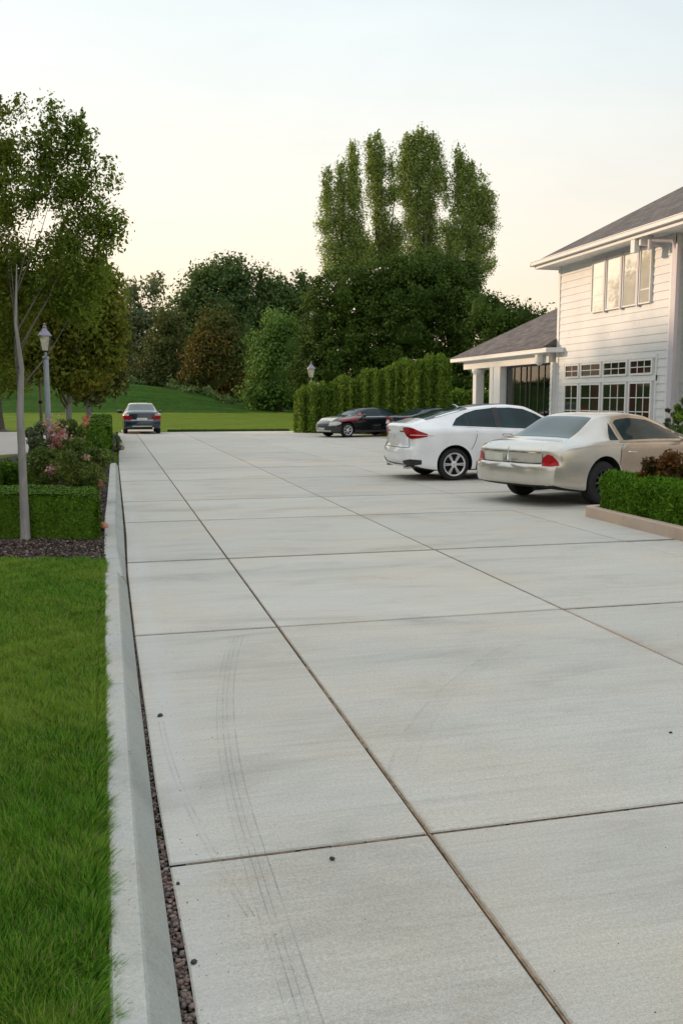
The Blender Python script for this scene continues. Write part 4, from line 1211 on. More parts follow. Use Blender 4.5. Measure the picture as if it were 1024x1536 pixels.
def shut(c, x, z0, z1, curve=0):
    for sd in 'rl': c.seam('door_gap', [(x+curve*(1-t)**2, z0+(z1-z0)*t) for t in (0, .25, .5, .75, 1)], sd)

# ---- white saloon
sp = dict(x0=-1.02, x1=3.62, w=.915, wb=2.68, rw=.325, ra=.375, rim=.70, sig=.07, shoulder=.955,
    top=[(-1.1, 1.10), (-.98, 1.135), (-.7, 1.185), (-.4, 1.265), (0, 1.375), (.4, 1.455), (.85, 1.51), (1.25, 1.525), (1.7, 1.485), (2.45, 1.13), (2.6, 1.05), (3.2, .95), (3.62, .76)],
    belt=[(-1.1, 1.0), (-.6, 1.03), (.3, 1.045), (1.5, 1.02), (2.4, .97), (3.2, .86), (3.7, .70)],
    wt=[(-1.1, .80), (-.7, .76), (-.3, .68), (.1, .65), (.6, .64), (1.6, .66), (2.3, .74), (2.7, .80), (3.7, .76)],
    wm=[(-1.1, .90), (-.8, .955), (-.3, 1.0), (2.8, 1.0), (3.3, .97), (3.7, .9)],
    floor=[(-1.1, .34), (-.8, .25), (-.4, .19), (3.2, .19), (3.7, .24)],
    rear=[(.2, .10), (.42, .0), (.62, .0), (.70, .055), (.95, .075), (1.08, .04), (1.2, .14)],
    front=[(.2, .06), (.5, .0), (.75, .08), (1, .3)], rplan=.17)
c = Car('white_car', 'white saloon with split-spoke alloy wheels parked beyond the champagne car', sp, MAT['p_white'], (6.55, 17.70, 0), R(1.5))
for sd in (-1, 1):
    c.side('side_window', MAT['carglass'], [(-.02, 1.09, 1.11), (.10, 1.075, 1.235), (.30, 1.06, 1.33), (.55, 1.05, 1.40), (.93, 1.04, 1.44)], sd)
    c.side('side_window', MAT['carglass'], [(.955, 1.04, 1.442), (1.3, 1.03, 1.445), (1.6, 1.02, 1.415), (1.85, 1.01, 1.32), (2.08, 1.0, 1.20), (2.2, .995, 1.08)], sd)
    c.side('window_pillar', MAT['blackplastic'], [(.90, 1.038, 1.444), (1.02, 1.036, 1.447)], sd, nx=4, off=.007)
    c.side('window_pillar', MAT['blackplastic'], [(.285, 1.06, 1.32), (.315, 1.06, 1.335)], sd, nx=3, off=.007)
    tl = c.corner('taillight', MAT['tail'], [(14, .98, 1.05), (28, .88, 1.07), (44, .835, 1.055), (60, .85, .99), (78, .885, .935)], sd, n=18, off=.012)
    c.corner('taillight_lens', MAT['tailpale'], [(40, .905, .922), (70, .905, .918), (92, .90, .910)], sd, n=12, off=.016, parent=tl)
    c.end('taillight', MAT['tail'], sd*.30, sd*.69, 0, 0, zf=lambda y: (.965, .99), ny=10, nz=2, off=.008)
    c.side('sill_trim', MAT['blackplastic'], [(.46, .21, .38), (2.2, .21, .36)], sd, off=.008)
    c.handle(1.12, .90, sd, MAT['p_white']); c.handle(.42, .93, sd, MAT['p_white']) if False else None
    c.mirror(2.1, 1.02, sd, MAT['p_white']); c.side('door_handle', MAT['blackplastic'], [(1.02, .895, .925), (1.22, .895, .92)], sd, nx=4, nz=2, off=.014)
    c.corner('bumper_insert', MAT['blackplastic'], [(20, .30, .40), (45, .31, .44), (66, .34, .42)], sd, off=.010)
c.top('rear_window', MAT['carglass'], [(-.52, .61), (-.3, .60), (.1, .575), (.40, .55)])
c.top('windshield', MAT['carglass'], [(1.72, .56), (2.1, .62), (2.42, .68)])
c.top('roof_panel', MAT['blackplastic'], [(.72, .42), (1.5, .44)], off=.003, label='dark glass roof panel')
c.end('bumper_insert', MAT['blackplastic'], -.5, .5, .255, .33, off=.006)
c.end('number_plate_or_glint', MAT['plate_or_glint'], -.26, .26, .70, .81, off=.010, nz=2)
mb = MB(); mb.tube([(-.86, -.66, .36), (-.925, -.52, .30), (-.955, 0, .285), (-.925, .52, .30), (-.86, .66, .36)], [.016]*5, 8); mb.build('bumper_trim', MAT['alloy'], c.root, True)
for sd in (-.52, .52): mb = MB(); mb.tube([(-.95, sd, .27), (-.7, sd, .27)], [.035, .035], 12); mb.build('exhaust', MAT['chrome'], c.root, True)
p, n_ = c.hit((-8, 0, .88), (1, 0, 0)); mb = MB(); ring = [(p.x-.008, .055*math.cos(a), .88+.055*math.sin(a)) for a in np.linspace(0, 2*math.pi, 25)]; mb.tube(ring, [.006]*25, 6); mb.tube([(p.x-.008, -.03, .91), (p.x-.01, 0, .86), (p.x-.008, .03, .91)], [.006]*3, 6); mb.build('emblem', MAT['chrome'], c.root, True)
shut(c, 1.42, .30, .97); shut(c, .47, .62, .98, -.12)
c.seam('boot_gap', [(-.72, .66), (-.70, .72), (-.60, 1.05)], 'b'); c.seam('boot_gap', [(.72, .66), (.70, .72), (.60, 1.05)], 'b'); c.seam('boot_gap', [(-.72, .66), (.72, .66)], 'b', .012)
for sd in (-1, 1): c.side('belt_moulding', MAT['chrome'], [(-.05, 1.075, 1.087), (1.2, 1.022, 1.034), (2.2, .975, .988)], sd, nz=1, off=.008)
for sd in (-1, 1): c.corner('headlight', MAT['lampclear'], [(25, .60, .74), (60, .66, .80), (80, .70, .80)], sd, sgn=1, off=.010)
mb = MB(); mb.tube([(.45, 0, 1.43), (.36, 0, 1.50), (.30, 0, 1.51)], [.02, .012, .006], 6); mb.build('antenna', MAT['p_white'], c.root, True)
c.wheels(6, 'alloy', True)
white = c

# ---- champagne coupe
sp = dict(x0=-1.22, x1=3.95, w=.94, wb=2.95, rw=.335, ra=.40, rim=.60, sig=.09, shoulder=.945,
    top=[(-1.25, .85), (-1.1, .93), (-.85, .975), (-.55, 1.0), (-.42, 1.04), (.12, 1.345), (.38, 1.40), (.9, 1.415), (1.35, 1.375), (1.7, 1.26), (2.3, 1.03), (2.6, .985), (3.4, .90), (3.95, .70)],
    belt=[(-1.25, .82), (-.9, .90), (-.3, .955), (.6, .97), (1.8, .95), (2.6, .91), (3.4, .82), (4, .66)],
    wt=[(-1.3, .76), (-.6, .76), (-.1, .65), (.4, .61), (1.2, .61), (1.8, .67), (2.4, .76), (4, .74)],
    wm=[(-1.3, .88), (-.95, .95), (-.4, 1.0), (2.9, 1.0), (3.5, .96), (4, .88)],
    floor=[(-1.3, .33), (-.9, .27), (-.4, .20), (3.4, .20), (4, .26)],
    rear=[(.2, .12), (.34, .02), (.45, .0), (.58, .0), (.635, .02), (.66, .085), (.85, .075), (.95, .16), (1.0, .2)],
    front=[(.2, .06), (.5, .0), (.7, .08), (1, .3)], rplan=.27)
c = Car('champagne_car', 'champagne coupe with bronze reflection painted on its door parked nearest the right planter', sp, MAT['p_champ'], (6.98, 13.24, 0), R(19.5))
for sd in (-1, 1):
    c.side('door', MAT['p_bronze_reflect'], [(.36, .60, .83), (.50, .36, .90), (.62, .25, .945), (1.7, .23, .93), (2.0, .23, .915)], sd, off=.005, label='front door with bronze reflection painted on')  # warm reflection on the door painted as a bronze panel
    for pts_ in ([(.43, .955), (.43, 1.25), (.50, 1.30), (.70, 1.325), (.9, 1.335), (1.3, 1.30), (1.6, 1.205), (1.8, 1.115), (1.98, 1.03)],): c.seam('window_surround', pts_, 'r' if sd < 0 else 'l', .05, MAT['p_bronze_reflect'], .010)
    c.seam('belt_moulding', [(.36, .958), (1.2, .962), (2.05, .942)], 'r' if sd < 0 else 'l', .03, MAT['p_bronze_reflect'], .012)
    c.side('side_window', MAT['carglass'], [(.45, .975, 1.24), (.56, .975, 1.285), (.9, .97, 1.31), (1.3, .965, 1.28), (1.6, .955, 1.19), (1.8, .95, 1.10), (1.95, .945, 1.01)], sd, off=.005, marg=.105)
    c.side('quarter_window', MAT['carglass'], [(.17, .985, 1.0), (.25, .985, 1.12), (.35, .985, 1.24)], sd, nx=8, off=.006)
    c.corner('taillight', MAT['tail'], [(31, .63, .74), (42, .625, .80), (52, .625, .775), (62, .635, .68)], sd, n=16, off=.010, rad=.5)
    c.handle(.60, .80, sd, MAT['chrome'])
    c.mirror(1.9, 1.0, sd, MAT['p_bronze_reflect'])
    c.corner('headlight', MAT['lampclear'], [(25, .58, .70), (60, .60, .72), (80, .63, .70)], sd, sgn=1, off=.010)
    c.seam('door_gap', [(.33, .60), (.36, .85), (.44, .955)], 'r' if sd < 0 else 'l'); c.seam('door_gap', [(2.02, .24), (2.02, .92)], 'r' if sd < 0 else 'l')
c.top('rear_window', MAT['cargreen'], [(-.47, .60), (-.2, .575), (.05, .53), (.14, .50)])
c.top('windshield', MAT['carglass'], [(1.5, .55), (1.9, .62), (2.25, .68)])
c.end('boot_trim', MAT['chrome'], -.62, .62, .812, .820, off=.006, nz=1, ny=16)
c.end('number_plate_or_glint', MAT['plate_or_glint'], -.30, -.02, .70, .80, off=.010, nz=2) if False else None
c.end('number_plate_or_glint', MAT['plate_or_glint'], .12, .54, .655, .785, off=.008, nz=2)  # no plate here: pale panel paints the boot's bright reflection
c.seam('boot_gap', [(-.63, .66), (-.64, .80), (-.56, .92)], 'b'); c.seam('boot_gap', [(.63, .66), (.64, .80), (.56, .92)], 'b'); c.seam('boot_gap', [(-.63, .655), (.63, .655)], 'b', .014)
p, n_ = c.hit((-8, 0, .78), (1, 0, 0)); mb = MB()
mb.tube([(p.x-.012, 0, .69), (p.x-.014, 0, .75), (p.x-.010, 0, .79)], [.036, .020, .012], 10); mb.tube([(p.x-.006, 0, .79), (p.x+.02, 0, .90)], [.016, .005], 8)
mb.build('emblem', MAT['chrome'], c.root, True)
mb = MB(); mb.tube([(-1.02, -.45, .27), (-.7, -.45, .27)], [.035, .035], 12); mb.build('exhaust', MAT['under'], c.root, True)
c.end('bumper_seam', MAT['seam'], -.66, .66, .60, .604, nz=1, off=.002) if False else None
c.wheels(10, 'blackplastic')

# ---- navy saloon far down the drive, seen from behind
sp = dict(x0=-.95, x1=3.6, w=.90, wb=2.65, rw=.32, ra=.37, sig=.06, shoulder=.95,
    top=[(-1, .98), (-.85, 1.05), (-.45, 1.08), (-.3, 1.12), (.35, 1.42), (.9, 1.47), (1.5, 1.44), (2.3, 1.05), (2.5, 1.0), (3.2, .9), (3.6, .7)],
    belt=[(-1, .92), (-.5, .98), (1.8, .96), (3, .82), (3.7, .66)],
    wt=[(-1, .80), (-.5, .78), (.2, .66), (1.4, .66), (2.2, .74), (3.7, .76)],
    wm=[(-1, .93), (-.7, .97), (-.3, 1), (2.9, 1), (3.7, .9)],
    floor=[(-1, .30), (-.7, .22), (3.2, .2), (3.7, .24)],
    rear=[(.2, .06), (.4, 0), (.6, 0), (.68, .05), (.95, .07), (1.1, .12)], front=[(.2, .06), (.5, 0), (.8, .1), (1, .3)])
c = Car('navy_car', 'dark navy saloon seen from behind at the far end of the driveway', sp, MAT['p_navy'], (1.36, 44.6, 0), R(90))
for sd in (-1, 1):
    c.side('side_window', MAT['carglass'], [(0, 1.0, 1.02), (.3, 1.0, 1.27), (.6, 1.0, 1.37), (1.4, .99, 1.38), (1.8, .98, 1.22), (2.1, .97, 1.02)], sd)
    c.corner('taillight', MAT['tail'], [(12, .70, .80), (30, .68, .83), (60, .70, .85), (80, .76, .84)], sd, off=.012)
    c.corner('side_lamp', MAT['tailpale'], [(30, .86, .95), (60, .87, .97), (80, .9, .95)], sd, off=.012)
    c.corner('headlight', MAT['lampclear'], [(25, .58, .70), (60, .60, .74), (80, .63, .72)], sd, sgn=1, off=.010)
    c.mirror(1.85, 1.03, sd, MAT['p_navy'], 1.25 if sd > 0 else .8)
c.top('rear_window', MAT['cargreen'], [(-.28, .62), (.0, .60), (.33, .56)])
c.top('roof_panel', MAT['p_cream'], [(.42, .56), (.9, .57), (1.4, .56)], off=.004, label='roof with pale sky reflection painted on')  # sky reflected in the navy roof, painted as a pale panel
c.top('windshield', MAT['carglass'], [(1.6, .56), (2.0, .62), (2.25, .68)])
c.end('number_plate_or_glint', MAT['plate_or_glint'], -.24, .24, .68, .76, off=.010, nz=2)
c.end('boot_trim', MAT['chrome'], -.5, .5, .645, .66, off=.01, nz=1)
c.end('bumper_insert', MAT['alloy'], -.45, .45, .36, .39, off=.01, nz=1)
mb = MB(); mb.tube([(-.97, -.5, .28), (-.7, -.5, .28)], [.04, .04], 12); mb.build('exhaust', MAT['chrome'], c.root, True)
c.wheels(5, 'alloy')

# ---- low black car by the tall hedge
sp = dict(x0=-.95, x1=3.35, w=.90, wb=2.5, rw=.31, ra=.36, sig=.08, shoulder=.95,
    top=[(-1, .90), (-.8, .96), (-.4, 1.02), (.3, 1.24), (.9, 1.30), (1.5, 1.25), (2.2, .95), (2.4, .90), (3.0, .82), (3.35, .62)],
    belt=[(-1, .84), (-.5, .9), (1.8, .88), (2.8, .76), (3.4, .58)],
    wt=[(-1, .80), (-.5, .76), (.3, .62), (1.4, .62), (2.2, .74), (3.7, .76)],
    wm=[(-1, .93), (-.7, .97), (-.3, 1), (2.6, 1), (3.4, .9)],
    floor=[(-1, .28), (-.7, .20), (3.0, .18), (3.4, .22)],
    rear=[(.2, .06), (.4, 0), (.6, 0), (.68, .05), (.95, .07), (1.1, .12)], front=[(.2, .06), (.45, 0), (.65, .1), (1, .3)])
c = Car('black_car', 'low black car with cream bonnet and red wing parked by the tall hedge', sp, MAT['p_black'], (11.9, 39.15, 0), R(180+18))
for sd in (-1, 1):
    c.side('side_window', MAT['carglass'], [(.0, .93, .95), (.25, .92, 1.10), (.6, .91, 1.20), (1.3, .90, 1.20), (1.65, .90, 1.10), (1.95, .89, .93)], sd)
    c.corner('taillight', MAT['tail'], [(15, .68, .80), (60, .68, .84), (85, .72, .82)], sd, off=.012)
    c.corner('headlight', MAT['lampclear'], [(20, .50, .64), (60, .52, .68), (84, .58, .66)], sd, sgn=1, off=.012)
    c.side('wing', MAT['p_red'], [(1.98, .70, .885), (2.4, .70, .85), (2.85, .66, .78)], sd, off=.007, label='dark red front wing')
    c.side('pillar_trim', MAT['p_red'], [(1.72, .93, 1.09), (1.90, .92, .99)], sd, off=.009, nx=6)
    c.side('side_moulding', MAT['chrome'], [(.3, .50, .52), (2.0, .50, .52)], sd, nz=1, off=.008)
    c.side('belt_moulding', MAT['chrome'], [(-.3, .885, .897), (2.0, .862, .874)], sd, nz=1, off=.008)
    c.mirror(1.75, .93, sd, MAT['p_black'])
c.top('bonnet', MAT['p_cream'], [(2.55, .60), (2.95, .58), (3.12, .5)], off=.006, label='cream bonnet')
c.top('windshield', MAT['carglass'], [(1.55, .54), (1.85, .58), (2.15, .66)])
c.top('rear_window', MAT['carglass'], [(-.35, .60), (.0, .58), (.3, .54)])
c.end('grille', MAT['blackplastic'], -.42, .42, .44, .56, sgn=1, off=.01)
c.end('bumper_insert', MAT['alloy'], -.6, .6, .26, .30, sgn=1, off=.01, nz=1)
c.end('number_plate_or_glint', MAT['plate_or_glint'], -.24, .24, .33, .41, sgn=1, off=.010, nz=2)
c.wheels(7, 'alloy')

# ---- dark blue car mostly hidden behind the white one
sp2 = dict(sp); sp2['x0'] = -.9
c = Car('dark_blue_car', 'dark blue car with red and white lamp half hidden behind the white car', sp, MAT['p_navy'], (12.35, 36.5, 0), R(20))
for sd in (-1, 1):
    c.side('side_window', MAT['carglass'], [(.0, .93, .95), (.25, .92, 1.10), (.6, .91, 1.20), (1.3, .90, 1.20), (1.65, .90, 1.10), (1.95, .89, .93)], sd)
    tl = c.corner('taillight', MAT['tail'], [(10, .78, .9), (50, .76, .90), (75, .78, .88)], sd, off=.012)
    c.corner('taillight_lens', MAT['lampclear'], [(15, .62, .76), (50, .60, .755), (70, .66, .75)], sd, off=.012, parent=tl)
    c.mirror(1.75, .93, sd, MAT['p_navy'])
    c.corner('headlight', MAT['lampclear'], [(20, .50, .64), (60, .52, .68), (84, .58, .66)], sd, sgn=1, off=.012)
c.top('rear_window', MAT['carglass'], [(-.35, .60), (.0, .58), (.3, .54)])
c.top('windshield', MAT['carglass'], [(1.55, .54), (1.85, .58), (2.15, .66)])
c.end('number_plate_or_glint', MAT['plate_or_glint'], -.24, .24, .60, .70, off=.010, nz=2)
c.end('bumper_insert', MAT['alloy'], -.6, .6, .30, .36, off=.01, nz=1)
c.wheels(7, 'alloy')
# ------------------------------------------------------------------ lamps, stake
def lantern(name, label, base, h, s=1.0, pw=.055, group=None):
    root = empty(name, base); tag(root, label, 'street lamp', group)
    mb = MB(); fl = 12
    prof = [(pw*1.9, 0), (pw*1.9, .10), (pw*1.35, .14), (pw*1.3, .5), (pw*1.1, .54), (pw, .6), (pw*.9, h-.75*s), (pw*1.2, h-.73*s), (pw*1.2, h-.70*s), (pw*.45, h-.68*s), (pw*.45, h-.60*s)]
    n = 24; vs = []; fs = []
    for (r, z) in prof:
        for k in range(n):
            rr = r*(1 if (k % 2 == 0 or z < .6 or z > h-.76*s) else .82); a = 2*math.pi*k/n; vs.append((rr*math.cos(a), rr*math.sin(a), z))
    for i in range(len(prof)-1):
        for k in range(n): fs.append((i*n+k, i*n+(k+1) % n, (i+1)*n+(k+1) % n, (i+1)*n+k))
    fs += [tuple(range(n))[::-1], tuple(range((len(prof)-1)*n, len(prof)*n))]
    mb.add(vs, fs).build('post', MAT['postgrey'], root)
    z0 = h-.60*s; q = R(45)
    g = MB(); g.lathe([(.085*s, z0+.03*s), (.15*s, z0+.32*s)], 4, ang0=q); g.build('lamp_glass', MAT['lampglass'], root)
    b = MB(); b.lathe([(.05*s, z0), (.095*s, z0+.03*s)], 4, ang0=q)
    for k in range(4):
        a = q+k*math.pi/2
        b.tube([(.088*s*math.cos(a), .088*s*math.sin(a), z0+.02*s), (.155*s*math.cos(a), .155*s*math.sin(a), z0+.33*s)], [.010*s]*2, 6)
    b.build('lamp_frame', MAT['lampmetal'], root)
    t = MB(); t.lathe([(.19*s, z0+.325*s), (.18*s, z0+.35*s), (.06*s, z0+.47*s), (.045*s, z0+.50*s)], 4, ang0=q)
    t.lathe([(.04*s, z0+.495*s), (.045*s, z0+.52*s), (.015*s, z0+.545*s), (.025*s, z0+.57*s), (.004*s, z0+.60*s)], 10)
    t.build('lamp_roof', MAT['lamproof'], root)
    return root
MAT['lampglass'] = plain('frosted_lamp_glass', (.62,.58,.46), .25, var=.25, scale=9, coat=.6)
MAT['lampmetal'] = plain('lamp_bronze', (.10,.09,.085), .5, .5)
MAT['lamproof'] = plain('lamp_roof_metal', (.26,.24,.29), .4, .6)
b0 = at(74, 660, 18); lantern('street_lamp', 'tall grey fluted lamp post with tapered lantern behind the near street tree', (b0.x, b0.y, .05), at(73, 484, 18).z-.05, .95, .058)
b0 = at(467, 640, 49); lantern('street_lamp', 'small distant lamp post with pale lantern standing behind the tall hedge', (b0.x, b0.y, -.05), at(467, 542, 49).z+.05, 1.5, .05)
b0 = at(62, 632, 27); root = empty('stake', (b0.x, b0.y, .0)); tag(root, 'thin tan wooden stake left of the lamp post', 'stake')
mb = MB(); mb.tube([(0, 0, -.05), (.01, 0, 1.3), (0, .01, at(62, 566, 27).z)], [.05, .045, .04], 8); mb.build('pole', MAT['wood'], root)
mb = MB(); mb.lathe([(.058, 1.5), (.060, 1.52), (.060, 1.56), (.058, 1.58)], 10); mb.build('tie', MAT['black_rubber'], root)

# ------------------------------------------------------------------ hedges
hedge('box_hedge', 'clipped dark green boxwood hedge with flat top behind the near tree', [(-2.7, 10.12, -.175, 11.35, .05, .56), (-2.9, 11.3, -1.72, 14.6, .05, .56), (-2.9, 14.6, -1.15, 15.6, .05, .56)], 11000, .034, MAT['hedge'], 21, r=.12, amp=.008, shear=.5, face=1.6)
hedge('box_hedge', 'long dark clipped hedge along the kerb before the navy car', [(-.85, 23.7, -.04, 42, .0, .96)], 900, .085, MAT['hedge'], 22, r=.1, amp=.02, face=1.5)
# right planter: kerb, soil, bright hedge
KC = [(6.22, 8.0), (6.26, 9.0), (6.29, 11.0), (6.315, 11.18), (6.42, 11.27), (6.7, 11.31), (8.4, 11.42)]
def ribbon(name, pts, w, z0, z1, mat):
    mb = MB(); n = len(pts); L = []
    for i, p in enumerate(pts):
        a = Vector(pts[max(i-1, 0)]); b_ = Vector(pts[min(i+1, n-1)]); t = (b_-a).normalized(); q = Vector((t.y, -t.x))*w
        L.append([(p[0], p[1], z0), (p[0], p[1], z1-.008), (p[0]+q.x*.08, p[1]+q.y*.08, z1), (p[0]+q.x*.92, p[1]+q.y*.92, z1), (p[0]+q.x, p[1]+q.y, z1-.008), (p[0]+q.x, p[1]+q.y, z0)])
    vs = [v for l in L for v in l]; m = 6
    fs = [(i*m+j, i*m+j+1, (i+1)*m+j+1, (i+1)*m+j) for i in range(n-1) for j in range(m-1)] + [tuple(range(m)), tuple(range((n-1)*m, n*m))[::-1]]
    return tag(mb.add(vs, fs).build(name, mat), kind='structure')
ribbon('planter_kerb', KC, .13, -.05, .145, MAT['pinkcurb'])
slabpoly('planter_soil', [(6.33, 8.0), (6.37, 9), (6.39, 11.05), (6.5, 11.18), (8.0, 11.3), (12.4, 10.6), (12.4, 8.0)], -.05, .09, MAT['soil'])
hedge('hedge', 'bright green shaggy hedge in the pink-kerbed planter at the right', [(6.44, 6.6, 7.30, 11.08, .09, .59)], 9500, .078, MAT['hedge_bright'], 23, up=.8, r=.11, amp=.032, aspect=.26, out=.7, face=.4)
# tall arborvitae hedge, each clipped column its own plant
A = at(450, 600, 44.6); B = at(668, 600, 40.2)
cols_ = [(442, 462, 588, 44.8), (460, 480, 583, 44.5), (478, 497, 579, 44.2), (495, 507, 576, 44), (504, 518, 574, 43.7), (516, 529, 570, 43.4), (527, 541, 571, 43.2), (539, 556, 563, 42.8), (555, 572, 562, 42.5),
         (572, 586, 556, 42.1), (584, 602, 553, 41.8), (601, 616, 547, 41.4), (614, 632, 546, 41.1), (631, 652, 542, 40.6), (650, 676, 541, 40.2)]
ords = ['leftmost', 'second', 'third', 'fourth', 'fifth', 'sixth', 'seventh', 'eighth', 'ninth', 'tenth', 'eleventh', 'twelfth', 'thirteenth', 'fourteenth', 'rightmost']
for i, (ua, ub, vt, d) in enumerate(cols_):
    rng = np.random.default_rng(300+i)
    p = at((ua+ub)/2, 640, d); ztop = at((ua+ub)/2, vt, d).z+.04; w = (ub-ua)*d/FPX*(.84+.12*math.sin(i*2.3)); dep = 1.0+.25*math.sin(i*1.7)
    root = empty('arborvitae', (p.x, p.y, -.05), -YAW+R(12+7*math.sin(i*3.1)))
    tag(root, f'clipped green arborvitae, {ords[i]} of the row behind the black car', 'hedge', 'arborvitae columns of the tall hedge')
    P, O = box_points([(-w/2, -dep/2, w/2, dep/2, 0, ztop+.05)], 420, rng, .22)
    top_ = P[:, 2] > ztop-.1
    P[:, 2] += np.where(top_, rng.uniform(-.1, .2, len(P)) + .12*np.sin(P[:, 0]*9+i*2), 0)
    edge = (np.abs(P[:, 0]) > w/2-.05); rib = np.sin(P[:, 0]*14+i)*.05
    P[:, 1] += np.where(P[:, 1] < 0, rib + .30*(np.abs(P[:, 0])/(w/2))**3, 0) + rng.normal(size=len(P))*.05
    P[:, 0] += rng.normal(size=len(P))*.03
    link('foliage', leaf_mesh('foliage', P, .15, .32, 1.1, O*.5, rng=rng, core=[rbox_core(-w/2, -dep/2, w/2, dep/2, 0, ztop, .12)]), MAT['thuja'], root)
    mb = MB(); mb.tube([(0, 0, -.05), (0, 0, ztop*.7)], [.06, .02], 6); mb.build('trunk', MAT['bark_dark'], root)
b1, b2 = at(690, 600, 46), at(830, 600, 47)
hedge('low_hedge', 'dim low hedge seen behind the porch columns', [(b1.x-1.5, b1.y-2.5, b1.x+11, b1.y-1.0, -.05, 2.0)], 260, .2, MAT['thuja'], 29, r=.3, amp=.1)

# ------------------------------------------------------------------ flowering bed
def sp_at(u, v, d): p = at(u, v, d); return (p.x, p.y, .05)
c0 = sp_at(128, 700, 13.3)
shrub('flowering_shrub', 'large rounded green shrub with a dark pink bloom beside the kerb', c0, (.40, .50, .95), MAT['shrub'], 11000, .042, 41,
      [(MAT['red'], 10, .04, [(.20, -.30, .34, .015, 2)]), (MAT['pink'], 8, .035, [(.05, -.35, .72, .03, 3)]), (MAT['shrub_grey'], 6, .03, [(.1, -.2, .85, .2, 20)])])
c0 = sp_at(68, 700, 13.6)
shrub('flowering_shrub', 'dark green shrub with pink flower cluster behind the box hedge', c0, (.40, .45, .86), MAT['shrub'], 9500, .04, 42,
      [(MAT['pink'], 9, .04, [(.12, -.40, .52, .045, 12)]), (MAT['shrub_grey'], 5, .03, [(-.15, -.4, .65, .05, 5)])])
c0 = sp_at(20, 700, 14.6)
shrub('shrub', 'low plain green shrub left of the near trunk', (c0[0]+.05, c0[1], .05), (.28, .4, .62), MAT['hedge'], 2600, .05, 47)
c0 = sp_at(84, 660, 16.8)
shrub('rose_bush', 'rose bush covered in pink red blooms beside the lamp post', c0, (.30, .35, 1.12), MAT['shrub'], 5000, .045, 43,
      [(MAT['red'], 9, .05, [(.02, -.28, .76, .05, 12), (0, -.25, .94, .09, 14)]), (MAT['pink'], 8, .05, [(-.02, -.2, 1.08, .09, 14), (-.10, -.3, .62, .05, 7), (.16, -.2, .9, .08, 8)])])
c0 = sp_at(52, 665, 17.2)
shrub('shrub', 'grey green feathery shrub left of the rose bush', c0, (.28, .35, 1.10), MAT['shrub_grey'], 3600, .06, 44, up=.7)
c0 = sp_at(112, 660, 17.6)
shrub('flowering_shrub', 'tall dusky shrub with an orange bloom before the long dark hedge', c0, (.36, .4, 1.24), MAT['shrub'], 7500, .05, 45,
      [(MAT['orange_fl'], 10, .06, [(.22, -.2, 1.12, .04, 7)]), (MAT['pink'], 5, .035, [(0, -.3, .95, .12, 10)])])
c0 = at(180, 668, 27.5)
shrub('small_plant', 'small pale flowering plant at the kerb end by the brown stone', (c0.x-.05, c0.y, 0), (.12, .25, .62), MAT['shrub_grey'], 500, .06, 46, up=.6)
c0 = at(1003, 700, 11.6)
shrub('russet_shrub', 'russet leaved shrub rising behind the bright hedge', (c0.x+.05, c0.y, .09), (.35, .42, .88), MAT['shrub_red'], 4200, .06, 48, up=.2)
c0 = at(1030, 640, 16.5)
shrub('tall_shrub', 'narrow green shrub against the house wall at the right edge', (c0.x+.03, c0.y, .0), (.27, .4, 1.95), MAT['thuja'], 2600, .09, 49, up=.8)
c0 = at(1008, 640, 18.6)
shrub('shrub', 'dark blue green bush at the foot of the downspout', (c0.x, c0.y, .0), (.22, .3, 1.42), MAT['far_dark'], 1500, .09, 50)

# ------------------------------------------------------------------ street trees on the left
def zbase(u, v, d, z): p = at(u, v, d); return (p.x, p.y, z)
T1 = [(10, 578, 26, 16), (5, 530, 30, 26), (120, 470, 30, 20), (80, 170, 9, 24), (78, 225, 34, 34), (118, 205, 22, 26), (62, 285, 34, 44), (112, 262, 36, 40), (125, 320, 36, 42), (165, 262, 14, 18), (160, 345, 26, 36), (182, 338, 12, 20), (95, 380, 44, 46), (140, 410, 34, 40),
      (5, 175, 10, 14), (28, 172, 8, 14), (8, 235, 32, 44), (0, 310, 44, 48), (8, 385, 46, 48), (50, 430, 48, 40), (105, 440, 42, 34), (5, 460, 42, 44), (30, 500, 26, 24)]
b0 = (-.97, 10.40, .055)
tree('street_tree', 'slender street tree with grey trunk and airy leafy crown in the mulch bed', px_lobes(T1, 10.2, .9), b0, .047, MAT['tree_near'], MAT['bark_grey'],
     n=38000, clumps=600, clump_r=.155, leaf=.042, topk=.62, wob=.003, tipxy=(.0, .0), seed=61, shell=.3, limbs=12, limb_k=.3, fork=1.42, aspect=.5, lean=(0, 0), flat=1.0, shoots=46)
T2 = [(30, 480, 50, 50), (20, 540, 40, 30), (60, 520, 50, 44), (110, 430, 60, 40), (150, 455, 34, 40), (70, 470, 60, 50), (120, 500, 56, 50), (155, 520, 32, 44), (85, 545, 50, 38), (130, 565, 40, 28), (165, 490, 20, 30)]
b0 = zbase(104, 640, 25, .0)
tree('street_tree', 'second street tree with yellowing crown and pale trunk beyond the rose bush', px_lobes(T2, 25, .9), b0, .10, MAT['tree_mid'], MAT['bark_grey'],
     n=30000, clumps=380, clump_r=.42, leaf=.14, seed=62, shell=.3, limbs=16, fork=1.3, flat=1.0)
T3 = [(150, 470, 30, 34), (170, 510, 22, 40), (150, 540, 34, 34), (135, 575, 32, 22), (165, 565, 18, 24)]
b0 = zbase(134, 628, 34, .0)
tree('street_tree', 'third, farthest street tree with grey green crown nearest the navy car', px_lobes(T3, 34, .9), b0, .12, foliage('greyish_tree_leaves', (.05,.065,.02), (.14,.15,.045), trans=.3, nscale=.6), MAT['bark_grey'],
     n=16000, clumps=220, clump_r=.5, leaf=.17, seed=63, shell=.3, limbs=12, fork=1.2, flat=1.0)
